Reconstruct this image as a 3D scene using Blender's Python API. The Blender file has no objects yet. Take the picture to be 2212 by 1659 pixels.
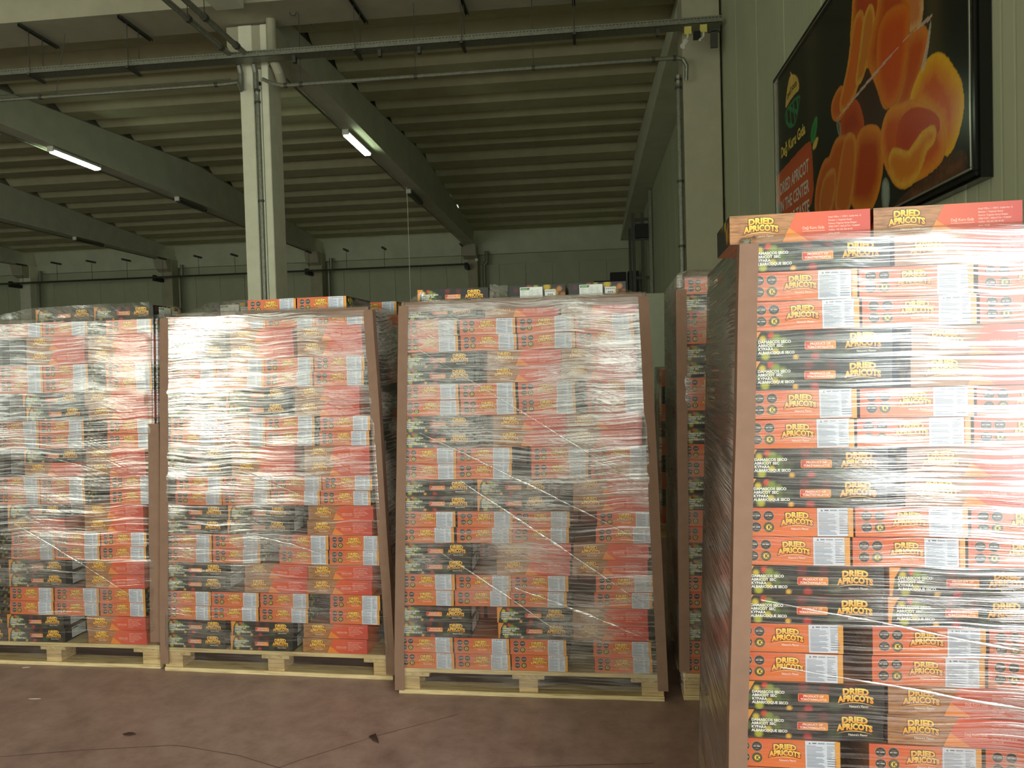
import bpy, math, random
import numpy as np
from mathutils import Matrix, Vector, noise
random.seed(7)
R = math.radians
S = bpy.context.scene
COL = S.collection

# ------------------------------------------------------------------ camera
F, YAW, PITCH, ROLL = 1599.17, -0.105822, -0.0272637, -0.0281967
fw = Vector((math.sin(YAW)*math.cos(PITCH), math.cos(YAW)*math.cos(PITCH), math.sin(PITCH)))
rt0 = Vector((math.cos(YAW), -math.sin(YAW), 0)); up0 = rt0.cross(fw)
rt = rt0*math.cos(ROLL) + up0*math.sin(ROLL)
up = -rt0*math.sin(ROLL) + up0*math.cos(ROLL)
cam = bpy.data.objects.new('camera', bpy.data.cameras.new('camera'))
cam.matrix_world = Matrix(((rt.x, up.x, -fw.x, 0), (rt.y, up.y, -fw.y, 0), (rt.z, up.z, -fw.z, 1.5), (0, 0, 0, 1)))
cam.data.sensor_width = 36; cam.data.lens = F/2212*36; cam.data.clip_start = .02
COL.objects.link(cam); S.camera = cam

# ------------------------------------------------------------------ light
S.view_settings.view_transform = 'Standard'; S.view_settings.look = 'None'
S.view_settings.exposure = 0.0; S.view_settings.gamma = 1; S.view_settings.use_curve_mapping = False
w = bpy.data.worlds.new('world'); S.world = w; w.use_nodes = True
bg = w.node_tree.nodes['Background']; bg.inputs[0].default_value = (.85, .90, .77, 1); bg.inputs[1].default_value = 2.45
def area(name, loc, target, sx, sy, power, col):
    l = bpy.data.lights.new(name, 'AREA'); l.shape = 'RECTANGLE'; l.size = sx; l.size_y = sy
    l.energy = power; l.color = col
    o = bpy.data.objects.new(name, l); o.location = loc
    o.rotation_euler = (Vector(target)-Vector(loc)).to_track_quat('-Z', 'Y').to_euler()
    COL.objects.link(o); return o
area('daylight_side_door', (1.80, -1.1, 1.7), (-4, -.7, 1.7), 2.8, 2.8, 125, (.92, .97, 1.0))
area('daylight_rear_left_door', (-10.3, -8.0, 2.0), (-10.3, 5, 2.0), 3.4, 4.0, 190, (1.0, .95, .74))
area('daylight_rear_door', (0.15, -8.0, 1.6), (0.15, 5, 1.6), 1.0, 2.6, 16, (1.0, .97, .9))

# ------------------------------------------------------------------ node helpers
def lin(c):
    return tuple((x/255/12.92 if x/255 <= .04045 else ((x/255+.055)/1.055)**2.4) for x in c)
class NT:
    def __init__(s, name):
        s.m = bpy.data.materials.new(name); s.m.use_nodes = True; s.t = s.m.node_tree; s.n = s.t.nodes
        s.p = s.n['Principled BSDF']; s.out = s.n['Material Output']
    def N(s, typ, **k):
        n = s.n.new(typ)
        for a, v in k.items(): setattr(n, a, v)
        return n
    def L(s, a, b): s.t.links.new(a, b)
    def noise(s, vec, scale, detail=4, rough=.5, mapping=None):
        if mapping:
            mp = s.N('ShaderNodeMapping'); mp.inputs['Scale'].default_value = mapping
            s.L(vec, mp.inputs[0]); vec = mp.outputs[0]
        n = s.N('ShaderNodeTexNoise'); n.inputs['Scale'].default_value = scale
        n.inputs['Detail'].default_value = detail; n.inputs['Roughness'].default_value = rough
        s.L(vec, n.inputs['Vector']); return n.outputs[0]
    def ramp(s, fac, stops):
        r = s.N('ShaderNodeValToRGB'); e = r.color_ramp.elements
        while len(e) < len(stops): e.new(.5)
        for i, (p, c) in enumerate(stops):
            e[i].position = p; e[i].color = (*c, 1) if len(c) == 3 else c
        s.L(fac, r.inputs[0]); return r.outputs[0]
    def bump(s, h, strength=.3, dist=.01, normal=None):
        b = s.N('ShaderNodeBump'); b.inputs['Strength'].default_value = strength; b.inputs['Distance'].default_value = dist
        s.L(h, b.inputs['Height'])
        if normal: s.L(normal, b.inputs['Normal'])
        return b.outputs[0]
def simple(name, col, rough=.6, metal=0, var=.12, scale=8, bump=.15, mapping=None, spec=.5):
    a = NT(name); tc = a.N('ShaderNodeTexCoord').outputs['Object']
    f = a.noise(tc, scale, 5, .6, mapping)
    c = lin(col)
    a.L(a.ramp(f, [(.3, tuple(x*(1-var) for x in c)), (.7, tuple(min(1, x*(1+var)) for x in c))]), a.p.inputs['Base Color'])
    a.p.inputs['Roughness'].default_value = rough; a.p.inputs['Metallic'].default_value = metal
    a.p.inputs['Specular IOR Level'].default_value = spec
    if bump: a.L(a.bump(f, bump, .005), a.p.inputs['Normal'])
    return a.m
M = {}
M['concrete'] = simple('concrete', (176, 173, 148), .85, var=.10, scale=3)
M['concrete_light'] = simple('concrete_light', (228, 228, 204), .8, var=.07, scale=5)
M['plank'] = simple('plank_concrete', (190, 188, 154), .85, var=.10, scale=2.5)
M['beam'] = simple('beam_concrete', (205, 208, 186), .8, var=.08, scale=2)
M['steel'] = simple('galvanised_steel', (140, 142, 128), .45, .6, var=.2, scale=30)
M['dark_steel'] = simple('dark_steel', (80, 82, 74), .5, .4)
M['black'] = simple('black_plastic', (18, 19, 20), .5, var=.1)
M['white'] = simple('white_plastic', (225, 226, 215), .4, var=.04)
M['whitepanel'] = simple('white_panel', (205, 212, 188), .5, var=.04)
M['yellow'] = simple('yellow_plastic', (214, 204, 110), .5, var=.05)
M['rust'] = simple('rust_stain', (120, 100, 60), .8)
M['cord'] = simple('white_cord', (225, 225, 210), .7, var=.05)
M['chrome'] = simple('silver_trim', (215, 215, 205), .22, .9, var=.05, bump=0)
M['gloss_black'] = simple('gloss_black', (12, 12, 13), .18, var=.05, bump=0)
M['debris'] = simple('debris', (70, 45, 35), .9)
M['paper'] = simple('paper_scrap', (190, 180, 168), .9)
M['cardboard'] = simple('cardboard', (138, 107, 88), .75, var=.08, scale=20, bump=.1)
M['cardboard_edge'] = simple('cardboard_cut_edge', (196, 160, 132), .8, var=.15, scale=90)
def glow(name, col, s):
    a = NT(name); a.p.inputs['Emission Color'].default_value = (*col, 1); a.p.inputs['Emission Strength'].default_value = s
    a.p.inputs['Base Color'].default_value = (.8, .8, .8, 1); return a.m
M['tube'] = glow('lit_tube', (.80, 1.0, .66), 26)
# wall sandwich panel
a = NT('sandwich_panel'); tc = a.N('ShaderNodeTexCoord').outputs['Object']
wv = a.N('ShaderNodeTexWave', wave_type='BANDS', bands_direction='X', wave_profile='SIN'); wv.inputs['Scale'].default_value = 3.2
a.L(tc, wv.inputs['Vector'])
f = a.noise(tc, 1.2, 4, .5)
a.L(a.ramp(f, [(.3, lin((178, 184, 154))), (.7, lin((190, 196, 166)))]), a.p.inputs['Base Color'])
a.p.inputs['Roughness'].default_value = .55
a.L(a.bump(a.ramp(wv.outputs[0], [(.0, (0, 0, 0)), (.12, (1, 1, 1)), (1, (1, 1, 1))]), .35, .004), a.p.inputs['Normal'])
M['panel'] = a.m
# floor
a = NT('worn_red_floor'); tc = a.N('ShaderNodeTexCoord').outputs['Object']
n1 = a.noise(tc, 1.1, 8, .62); n2 = a.noise(tc, 9, 8, .7); n3 = a.noise(tc, 60, 3, .6)
mx = a.N('ShaderNodeMix', data_type='RGBA'); mx.inputs[0].default_value = .55
a.L(a.ramp(n1, [(.32, lin((128, 100, 93))), (.52, lin((160, 132, 124))), (.72, lin((178, 152, 143)))]), mx.inputs[6])
a.L(a.ramp(n2, [(.30, lin((114, 88, 81))), (.55, lin((166, 138, 129))), (.75, lin((186, 160, 150)))]), mx.inputs[7])
st = a.noise(tc, 2.3, 3, .5, (1, .35, 1))
mx2 = a.N('ShaderNodeMix', data_type='RGBA', blend_type='MULTIPLY'); mx2.inputs[0].default_value = .8
a.L(mx.outputs[2], mx2.inputs[6]); a.L(a.ramp(st, [(.26, (.62, .58, .56)), (.42, (1, 1, 1)), (1, (1, 1, 1))]), mx2.inputs[7])
a.L(mx2.outputs[2], a.p.inputs['Base Color'])
a.L(a.ramp(n2, [(.3, (.42,)*3), (.7, (.62,)*3)]), a.p.inputs['Roughness'])
a.L(a.bump(n3, .25, .002, a.bump(n2, .2, .004)), a.p.inputs['Normal'])
M['floor'] = a.m
# pine
def pine(name, c1, c2, ax):
    a = NT(name); tc = a.N('ShaderNodeTexCoord').outputs['Object']
    oi = a.N('ShaderNodeObjectInfo')
    ad = a.N('ShaderNodeVectorMath', operation='ADD'); a.L(tc, ad.inputs[0]); a.L(oi.outputs['Random'], ad.inputs[1])
    sc = {'x': (1.2, 14, 30), 'y': (14, 1.2, 30)}[ax]
    f = a.noise(ad.outputs[0], 4, 6, .65, sc)
    g = a.noise(tc, 7, 2)
    m = a.N('ShaderNodeMix', data_type='RGBA', blend_type='MULTIPLY'); m.inputs[0].default_value = .5
    a.L(a.ramp(f, [(.28, lin(c2)), (.5, lin(c1)), (.8, lin(tuple(min(255, x+16) for x in c1)))]), m.inputs[6])
    a.L(a.ramp(g, [(.3, (.72, .66, .6)), (.5, (1, 1, 1))]), m.inputs[7])
    a.L(m.outputs[2], a.p.inputs['Base Color']); a.p.inputs['Roughness'].default_value = .75
    a.L(a.bump(f, .3, .003), a.p.inputs['Normal']); return a.m
M['pine'] = pine('pine_board', (218, 198, 150), (160, 128, 84), 'x')
M['pine_y'] = pine('pine_cross_board', (206, 184, 138), (150, 118, 76), 'y')
M['block'] = pine('pine_block', (206, 178, 128), (140, 104, 66), 'x')
# printed card : colour attribute + fine fibre noise
def printed(name, rough=.38):
    a = NT(name); c = a.N('ShaderNodeVertexColor', layer_name='Col')
    a.L(c.outputs[0], a.p.inputs['Base Color']); a.p.inputs['Roughness'].default_value = rough; return a.m
M['print'] = printed('printed_card'); M['poster'] = printed('poster_print', .22)
a = NT('wood_print_card'); c = a.N('ShaderNodeVertexColor', layer_name='Col'); tc = a.N('ShaderNodeTexCoord').outputs['Object']
f = a.noise(tc, 1, 6, .7, (22, 22, 160)); mm = a.N('ShaderNodeMix', data_type='RGBA', blend_type='MULTIPLY'); mm.inputs[0].default_value = 1
a.L(c.outputs[0], mm.inputs[6]); a.L(a.ramp(f, [(.3, (.38, .30, .26)), (.5, (.95, .92, .9)), (.72, (1.35, 1.3, 1.2))]), mm.inputs[7])
a.L(mm.outputs[2], a.p.inputs['Base Color']); a.p.inputs['Roughness'].default_value = .38; M['woodprint'] = a.m

# stretch film: layered polyethylene, horizontal tension wrinkles (UV in metres)
def film(name, haze, gloss, amp, diag=0.0, cross=.4, hu=(1, 1, 1), fres=.5, side=1.0, fq=90, wp=.07, mamp=2.4, cb=.3, lo=.3):
    a = NT(name); a.n.remove(a.p)
    uv = a.N('ShaderNodeUVMap', uv_map='uv').outputs[0]
    rot = a.N('ShaderNodeMapping'); rot.inputs['Rotation'].default_value = (0, 0, diag); a.L(uv, rot.inputs[0])
    warp = a.N('ShaderNodeTexNoise'); warp.inputs['Scale'].default_value = 2.2; warp.inputs['Detail'].default_value = 2; a.L(rot.outputs[0], warp.inputs['Vector'])
    sub = a.N('ShaderNodeVectorMath', operation='MULTIPLY_ADD'); a.L(warp.outputs[1], sub.inputs[0]); sub.inputs[1].default_value = (0.0, wp, 0)
    a.L(rot.outputs[0], sub.inputs[2]); v = sub.outputs[0]
    fine = a.noise(v, 1, 2, .6, (2.4, fq, 1))
    mid = a.noise(v, 1, 2, .5, (1.3, 20, 1))
    rot2 = a.N('ShaderNodeMapping'); rot2.inputs['Rotation'].default_value = (0, 0, diag+.42); a.L(uv, rot2.inputs[0])
    xs = a.noise(rot2.outputs[0], 1, 2, .6, (2.6, 80, 1))
    patch = a.noise(uv, 2.6, 3, .5, (1, 1.8, 1))
    h2 = a.N('ShaderNodeMath', operation='MULTIPLY'); a.L(xs, h2.inputs[0])
    pr = a.ramp(patch, [(.45, (0, 0, 0)), (.62, (cross,)*3)]); a.L(pr, h2.inputs[1])
    h3 = a.N('ShaderNodeMath', operation='ADD'); a.L(fine, h3.inputs[0]); a.L(h2.outputs[0], h3.inputs[1])
    nb = a.bump(mid, 1.0, amp*mamp)
    nf = a.bump(h3.outputs[0], 1.0, amp, nb)
    tr = a.N('ShaderNodeBsdfTransparent'); tr.inputs[0].default_value = (.98, .975, .965, 1)
    gl = a.N('ShaderNodeBsdfGlossy'); gl.inputs['Roughness'].default_value = .11; gl.inputs[0].default_value = (1, 1, 1, 1); a.L(nf, gl.inputs['Normal'])
    df = a.N('ShaderNodeBsdfDiffuse'); df.inputs[0].default_value = (.86, .84, .80, 1); a.L(nf, df.inputs['Normal'])
    tl = a.N('ShaderNodeBsdfTranslucent'); tl.inputs[0].default_value = (.6, .58, .54, 1)
    hz = a.N('ShaderNodeMixShader'); hz.inputs[0].default_value = .3; a.L(df.outputs[0], hz.inputs[1]); a.L(tl.outputs[0], hz.inputs[2])
    # thin bright crease lines on a low milky base
    crease = a.ramp(h3.outputs[0], [(.0, (cb,)*3), (.50, (cb*1.1,)*3), (.60, (1.5,)*3), (.66, (.5,)*3), (.74, (1.9,)*3), (1, (.6,)*3)])
    hf = a.N('ShaderNodeMath', operation='MULTIPLY', use_clamp=True); a.L(crease, hf.inputs[0]); a.L(a.ramp(patch, [(.32, (haze*.45,)*3), (.68, (haze*1.6,)*3)]), hf.inputs[1])
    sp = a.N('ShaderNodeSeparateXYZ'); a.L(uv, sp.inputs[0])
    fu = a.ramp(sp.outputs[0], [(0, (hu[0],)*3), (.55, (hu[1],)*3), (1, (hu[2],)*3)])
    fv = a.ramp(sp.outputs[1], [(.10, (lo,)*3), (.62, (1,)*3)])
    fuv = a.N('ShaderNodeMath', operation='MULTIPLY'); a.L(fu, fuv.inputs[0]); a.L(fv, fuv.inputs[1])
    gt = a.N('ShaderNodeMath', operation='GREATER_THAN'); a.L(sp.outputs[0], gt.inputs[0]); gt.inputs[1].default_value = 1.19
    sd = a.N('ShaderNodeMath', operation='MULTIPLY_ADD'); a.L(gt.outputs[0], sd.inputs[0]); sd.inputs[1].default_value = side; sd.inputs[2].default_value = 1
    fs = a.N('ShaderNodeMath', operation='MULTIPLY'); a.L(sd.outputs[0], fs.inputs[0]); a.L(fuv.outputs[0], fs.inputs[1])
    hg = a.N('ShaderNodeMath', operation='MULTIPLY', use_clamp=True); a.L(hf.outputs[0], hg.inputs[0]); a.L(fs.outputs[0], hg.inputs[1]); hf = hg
    m1 = a.N('ShaderNodeMixShader'); a.L(hf.outputs[0], m1.inputs[0]); a.L(tr.outputs[0], m1.inputs[1]); a.L(hz.outputs[0], m1.inputs[2])
    fr = a.N('ShaderNodeFresnel'); fr.inputs[0].default_value = 1.5; a.L(nf, fr.inputs['Normal'])
    gf = a.N('ShaderNodeMath', operation='MULTIPLY_ADD', use_clamp=True); a.L(fr.outputs[0], gf.inputs[0]); gf.inputs[1].default_value = fres
    gm = a.N('ShaderNodeMath', operation='MULTIPLY'); a.L(crease, gm.inputs[0]); gm.inputs[1].default_value = gloss
    gq = a.N('ShaderNodeMath', operation='MULTIPLY'); a.L(gm.outputs[0], gq.inputs[0]); a.L(fuv.outputs[0], gq.inputs[1]); gm = gq
    a.L(gm.outputs[0], gf.inputs[2])
    m2 = a.N('ShaderNodeMixShader'); a.L(gf.outputs[0], m2.inputs[0]); a.L(m1.outputs[0], m2.inputs[1]); a.L(gl.outputs[0], m2.inputs[2])
    a.L(m2.outputs[0], a.out.inputs[0]); return a.m
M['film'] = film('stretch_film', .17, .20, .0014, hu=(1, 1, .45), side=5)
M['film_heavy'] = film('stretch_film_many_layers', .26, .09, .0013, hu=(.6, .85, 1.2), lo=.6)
M['film_near'] = film('stretch_film_near_load', .09, .21, .0011, cross=.2, hu=(.2, .95, 4.5), side=1.5, fq=150, wp=.05, mamp=2.0, cb=.14)  # hu puts extra glare into film haze and gloss towards the right
M['film_flap'] = film('loose_film', .10, .05, .0016, diag=.5, fq=60, cross=.7, lo=1)
M['film_fold'] = film('folded_film_edge', .35, .3, .003)

# ------------------------------------------------------------------ mesh helpers
class MB:
    def __init__(s): s.v = []; s.f = []; s.mi = []; s.mats = []
    def mat(s, m):
        if m not in s.mats: s.mats.append(m)
        return s.mats.index(m)
    def box(s, x0, x1, y0, y1, z0, z1, m=None, xf=None):
        i = len(s.v); p = [(x, y, z) for z in (z0, z1) for y in (y0, y1) for x in (x0, x1)]
        if xf: p = [xf(q) for q in p]
        s.v += p; k = s.mat(m) if m else 0
        for q in ((0, 2, 3, 1), (4, 5, 7, 6), (0, 1, 5, 4), (2, 6, 7, 3), (0, 4, 6, 2), (1, 3, 7, 5)):
            s.f.append(tuple(i+j for j in q)); s.mi.append(k)
    def tube(s, a, b, r, n=10, m=None, caps=True):
        a = Vector(a); b = Vector(b); d = (b-a).normalized()
        u = d.orthogonal().normalized(); v = d.cross(u); i = len(s.v); k = s.mat(m) if m else 0
        for c in (a, b):
            for j in range(n):
                t = 2*math.pi*j/n; s.v.append(tuple(c+u*(r*math.cos(t))+v*(r*math.sin(t))))
        for j in range(n):
            s.f.append((i+j, i+(j+1) % n, i+n+(j+1) % n, i+n+j)); s.mi.append(k)
        if caps:
            s.f.append(tuple(i+j for j in range(n-1, -1, -1))); s.f.append(tuple(i+n+j for j in range(n))); s.mi += [k, k]
    def path(s, pts, r, n=8, m=None):
        pts = [Vector(p) for p in pts]; i = len(s.v); k = s.mat(m) if m else 0; u = None
        for q, p in enumerate(pts):
            d = ((pts[min(q+1, len(pts)-1)]-p).normalized() + (p-pts[max(q-1, 0)]).normalized()).normalized()
            u = d.orthogonal().normalized() if u is None else (u - d*u.dot(d)).normalized()
            v = d.cross(u)
            for j in range(n):
                t = 2*math.pi*j/n; s.v.append(tuple(p+u*(r*math.cos(t))+v*(r*math.sin(t))))
        for q in range(len(pts)-1):
            for j in range(n):
                a = i+q*n; s.f.append((a+j, a+(j+1) % n, a+n+(j+1) % n, a+n+j)); s.mi.append(k)
        s.f.append(tuple(i+j for j in range(n-1, -1, -1))); s.mi.append(k)
        e = i+(len(pts)-1)*n; s.f.append(tuple(e+j for j in range(n))); s.mi.append(k)
    def prism(s, prof, axis, a, b, m=None, shift=None):
        # prof: list of 2D points; axis 'x': profile in (y,z) extruded along x
        i = len(s.v); n = len(prof); k = s.mat(m) if m else 0
        for t in (a, b):
            for p in prof:
                s.v.append((t, p[0], p[1]) if axis == 'x' else (p[0], t, p[1]))
        for j in range(n):
            s.f.append((i+j, i+(j+1) % n, i+n+(j+1) % n, i+n+j)); s.mi.append(k)
        s.f.append(tuple(i+j for j in range(n-1, -1, -1))); s.f.append(tuple(i+n+j for j in range(n))); s.mi += [k, k]
    def mesh(s, name, default=None):
        me = bpy.data.meshes.new(name); me.from_pydata(s.v, [], s.f)
        for m in (s.mats or [default]): me.materials.append(m)
        if s.mats: me.polygons.foreach_set('material_index', s.mi)
        me.update(); return me
def bevel(me, w, seg=1):
    import bmesh
    b = bmesh.new(); b.from_mesh(me)
    bmesh.ops.recalc_face_normals(b, faces=b.faces)
    bmesh.ops.bevel(b, geom=b.edges[:], offset=w, segments=seg, affect='EDGES', clamp_overlap=True)
    b.to_mesh(me); b.free(); return me
def fixn(me):
    import bmesh
    b = bmesh.new(); b.from_mesh(me); bmesh.ops.recalc_face_normals(b, faces=b.faces); b.to_mesh(me); b.free(); return me
def put(name, me, parent=None, loc=None, rot=None, **props):
    o = bpy.data.objects.new(name, me); COL.objects.link(o)
    if parent is not None: o.parent = parent
    if loc is not None: o.location = loc
    if rot is not None: o.rotation_euler = rot
    for k, v in props.items(): o[k] = v
    return o
def build(name, mb, mat=None, parent=None, bev=0, **p):
    me = mb.mesh(name, mat); fixn(me)
    if bev: bevel(me, bev)
    loc = p.pop('loc', None); rot = p.pop('rot', None)
    return put(name, me, parent, loc, rot, **p)
def thing(name, label, cat, loc=(0, 0, 0), rz=0, group=None):
    o = put(name, None, None, loc, (0, 0, rz), label=label, category=cat)
    if group: o['group'] = group
    return o
ordn = ['bottom', 'second', 'third', 'fourth', 'fifth', 'sixth', 'seventh', 'eighth', 'ninth', 'tenth', 'eleventh', 'twelfth',
        'thirteenth', 'fourteenth', 'fifteenth', 'sixteenth', 'seventeenth', 'eighteenth', 'nineteenth', 'twentieth', 'twenty-first', 'twenty-second', 'twenty-third', 'loose top']
posn = ['first', 'second', 'third', 'fourth', 'fifth', 'sixth']

# ------------------------------------------------------------------ setting
mb = MB(); mb.box(-30, 2.2, -9, 28.2, -.12, 0)
build('floor', mb, M['floor'], kind='structure')
X_WALL = 1.70; Y_BACK = 27.7
mb = MB(); mb.box(X_WALL+.03, X_WALL+.15, .55, Y_BACK+.2, 0, 8); wr = build('wall_right', mb, M['panel'], kind='structure')
pm = MB(); pm.box(0, .992, 0, .03, 0, 8); pme = bevel(fixn(pm.mesh('wall_panel', M['panel'])), .006)
y = .55
while y < Y_BACK:
    put('panel', pme, wr, (X_WALL, y+.996, 0), (0, 0, -math.pi/2)); y += 1.0
mb = MB(); mb.box(-30, X_WALL+.15, Y_BACK+.05, Y_BACK+.15, 0, 7.2); wb = build('wall_back', mb, M['panel'], kind='structure')
pm2 = MB(); pm2.box(0, .992, 0, .04, 0, 5.25); pme2 = bevel(fixn(pm2.mesh('back_panel', M['panel'])), .006)
x = -29.3
while x < X_WALL-.9:
    put('panel', pme2, wb, (x, Y_BACK, 0)); x += 1.0
mb = MB(); mb.box(-30, X_WALL, Y_BACK-.12, Y_BACK+.05, 5.62, 6.5); build('trim_1', mb, M['beam'], None, .01, kind='structure')

mb = MB(); mb.box(-30.2, X_WALL+.15, -9.15, -9, 4.3, 8); build('wall_rear_unseen', mb, M['panel'], kind='structure')  # unseen upper rear wall, added so sky light enters only low down
mb = MB(); mb.box(-30.2, -30, -9.15, Y_BACK+.2, 0, 8); build('wall_left_unseen', mb, M['panel'], kind='structure')  # unseen side wall, added to shut out sky light from the left
# roof planks between the beams
BX = [-28.0, -22.1, -16.18, -10.2, -4.24, 1.46]     # beam centre lines
def ztop(y):
    if y > 9.35: return 6.36+.57*(1-abs(y-18.5)/9.1)
    return 6.36+.57*(1-abs(y-.2)/9.1)
mb = MB(); mb.box(-30, 2.2, -9, 28.2, 7.6, 7.7); ceil = build('ceiling', mb, M['concrete'], kind='structure')
PW = 1.166
prof = [(0, .22), (.16, .22), (.44, .0), (1.02, .0), (1.08, .22), (PW-.014, .22), (PW-.014, .30), (0, .30)]
plank_me = {}
def plank(x0, x1, y0):
    L = round(x1-x0, 3)
    if L not in plank_me:
        mb = MB(); mb.prism(prof, 'x', 0, L); plank_me[L] = fixn(mb.mesh('roof_plank', M['plank']))
    z = min(ztop(y0+.05), ztop(y0+PW-.05)); sl = math.atan((ztop(y0+PW*.6)-ztop(y0+PW*.4))/(PW*.2))
    put('plank', plank_me[L], ceil, (x0, y0, ztop(y0+.0001)+.005), (sl, 0, 0))
for i in range(len(BX)-1):
    x0, x1 = BX[i]+.10, BX[i+1]-.10
    for k in range(16):
        y0 = 9.62+k*PW
        if y0+PW > Y_BACK+.3: break
        plank(x0, x1, y0)
    if i >= 1:
        for k in range(6): plank(x0, x1, 8.72-(k+1)*PW)
# pitched beams
def beam(xc, y0, y1, near=False):
    w = .235 if xc > 0 else .175
    ys = np.linspace(y0, y1, 9); zt = [ztop(min(max(v, y0+.01), y1-.01))-.005 for v in ys]
    mb = MB()
    for s in (0,):
        pr = [(ys[0], 6.0)]+[(ys[j], zt[j]) for j in range(9)]+[(ys[-1], 6.0)]
        mb.prism(pr, 'x', xc-w*.72, xc+w*.72)
        mb.box(xc-w, xc+w, y0, y1, 5.9, 6.06)
    return build('roof_beam', mb, M['beam'], kind='structure')
for xc in BX: beam(xc, 9.62, 27.55)
for xc in BX[2:]: beam(xc, -8.5, 8.72)
# gutter beam over the column line
mb = MB(); mb.prism([(8.74, 6.45), (8.84, 6.02), (9.5, 6.02), (9.6, 6.45)], 'x', -28, X_WALL)
build('gutter_beam', mb, M['concrete'], kind='structure')
# columns
def column(xc, y0, w, label_mat, top=6.0, groove=True):
    mb = MB(); h = w/2
    if groove:
        g = .05
        mb.prism([(xc-h, y0), (xc-.01, y0), (xc-.01, y0+.07), (xc+.10, y0+.07), (xc+.10, y0), (xc+h, y0), (xc+h, y0+w), (xc-h, y0+w)], 'y', 0, 1)
        mb.v = [(p[0], p[2], p[1]*top) for p in mb.v]
    else: mb.box(xc-h, xc+h, y0, y0+w, 0, top)
    return build('column', mb, label_mat, None, .008, kind='structure')
column(-4.26, 9.35, .39, M['concrete_light'], 6.0)
column(1.445, 9.35, .45, M['concrete'], 6.0, False)
for xc in BX[:3]+[-10.2]: column(xc, 27.15, .45, M['concrete'] if xc > -20 else M['concrete_light'], 5.9, False)
column(-4.24, 27.3, .36, M['concrete'], 5.9, False)
for xc in (-10.2, -16.18): column(xc, 9.35, .39, M['concrete'], 6.0, False) if xc < -12 else None
# corbel head of the near column and of the back columns
mb = MB(); mb.prism([(-4.62, 6.0), (-4.62, 5.75), (-4.45, 5.45), (-4.07, 5.45), (-3.98, 5.6), (-3.98, 6.0)], 'y', 9.36, 9.9)
build('column_head', mb, M['concrete'], None, .01, kind='structure')
for xc in BX[1:5]:
    mb = MB(); mb.prism([(26.75, 5.9), (26.9, 5.5), (27.2, 5.4), (27.2, 5.9)], 'x', xc-.3, xc+.2)
    build('column_head', mb, M['concrete'], None, .01, kind='structure')

# ------------------------------------------------------------------ services
t = thing('cable_tray', 'slotted galvanised cable tray hung under the roof across the whole hall', 'cable tray', (-12, 9.1, 5.44))
mb = MB()
mb.box(0, 13.64, -.09, .09, 0, .004); mb.box(0, 13.64, -.09, -.086, 0, .075); mb.box(0, 13.64, .086, .09, 0, .075)
build('tray_channel', mb, M['steel'], t)
mb = MB()
for k in range(330): mb.box(.02+k*.0413, .045+k*.0413, -.0905, -.0862, .05, .06)
build('slot', mb, M['dark_steel'], t, kind='stuff')
for dx in (9.5, 10.0, 8.4, 12.9):
    mb = MB(); mb.box(dx-.02, dx+.02, -.03, .03, -.08, 0); build('joint_clip', mb, M['dark_steel'], t)
def hanger(x, label, two=True, ztip=6.0):
    h = thing('tray_hanger', label, 'hanger', (x, 9.1, 5.42), 0, 'rod hangers of the cable tray')
    mb = MB(); mb.box(-.02, .02, -.28, .42, .575, .578); mb.box(-.02, -.017, -.28, .42, .54, .575); mb.box(.017, .02, -.28, .42, .54, .575)
    build('strut', mb, M['dark_steel'], h)
    for dy in (-.12, .12):
        mb = MB(); mb.tube((0, dy, -.02), (0, dy, .56), .005, 6); build('rod', mb, M['dark_steel'], h)
    mb = MB(); mb.box(-.018, .018, -.16, .14, -.03, .0); build('foot', mb, M['dark_steel'], h)
for x, l in ((-7.1, 'tray hanger with two rods and strut near the far left edge'), (-5.75, 'tray hanger with two rods between left edge and pale column'),
             (-2.78, 'first tray hanger to the right of the pale column'), (-1.45, 'second tray hanger to the right of the pale column'),
             (-.09, 'third tray hanger to the right of the pale column, above the pipe end')): hanger(x, l)
# horizontal pipes below the tray
t = thing('pipe', 'pale conduit pipe under the tray on the left of the pale column', 'pipe', (-12, 9.2, 5.2), 0)
mb = MB(); mb.path([(0, 0, 0), (7.4, 0, 0), (7.6, -.02, -.0), (7.66, -.05, -.12)], .022, 10); build('tube', mb, M['steel'], t)
mb = MB(); mb.path([(0, 0, .07), (7.5, 0, .06)], .007, 6); build('cable', mb, M['dark_steel'], t)
for dx in (4.86, 7.3):
    mb = MB(); mb.tube((dx-.02, 0, 0), (dx+.02, 0, 0), .03, 10); build('clamp', mb, M['dark_steel'], t)
t = thing('pipe', 'pale conduit pipe running right from the pale column to the wall column', 'pipe', (-4.0, 9.15, 5.11), 0)
mb = MB(); mb.path([(-.05, .0, .1), (.1, -.02, .02), (.22, 0, 0), (5.12, 0, 0), (5.2, 0, -.02), (5.24, 0, -.1), (5.24, .06, -.25)], .024, 10); build('tube', mb, M['steel'], t)
for dx in (.25, .45, 1.93, 3.4, 4.85, 5.1):
    mb = MB(); mb.tube((dx-.02, 0, 0), (dx+.02, 0, 0), .032, 10); build('clamp', mb, M['dark_steel'], t)
for dx, zt in ((.45, .9), (1.93, .9), (3.4, .9)):
    mb = MB(); mb.tube((dx, 0, 0), (dx, 0, zt), .004, 6); build('rod', mb, M['dark_steel'], t)
# slanting rod left
mb = MB(); mb.tube((-6.68, 9.1, 5.95), (-6.92, 9.2, 5.22), .005, 6)
put('tie_rod', mb.mesh('tie_rod', M['dark_steel']), label='slanting thin tie rod from roof strut to left conduit pipe', category='rod')
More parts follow.
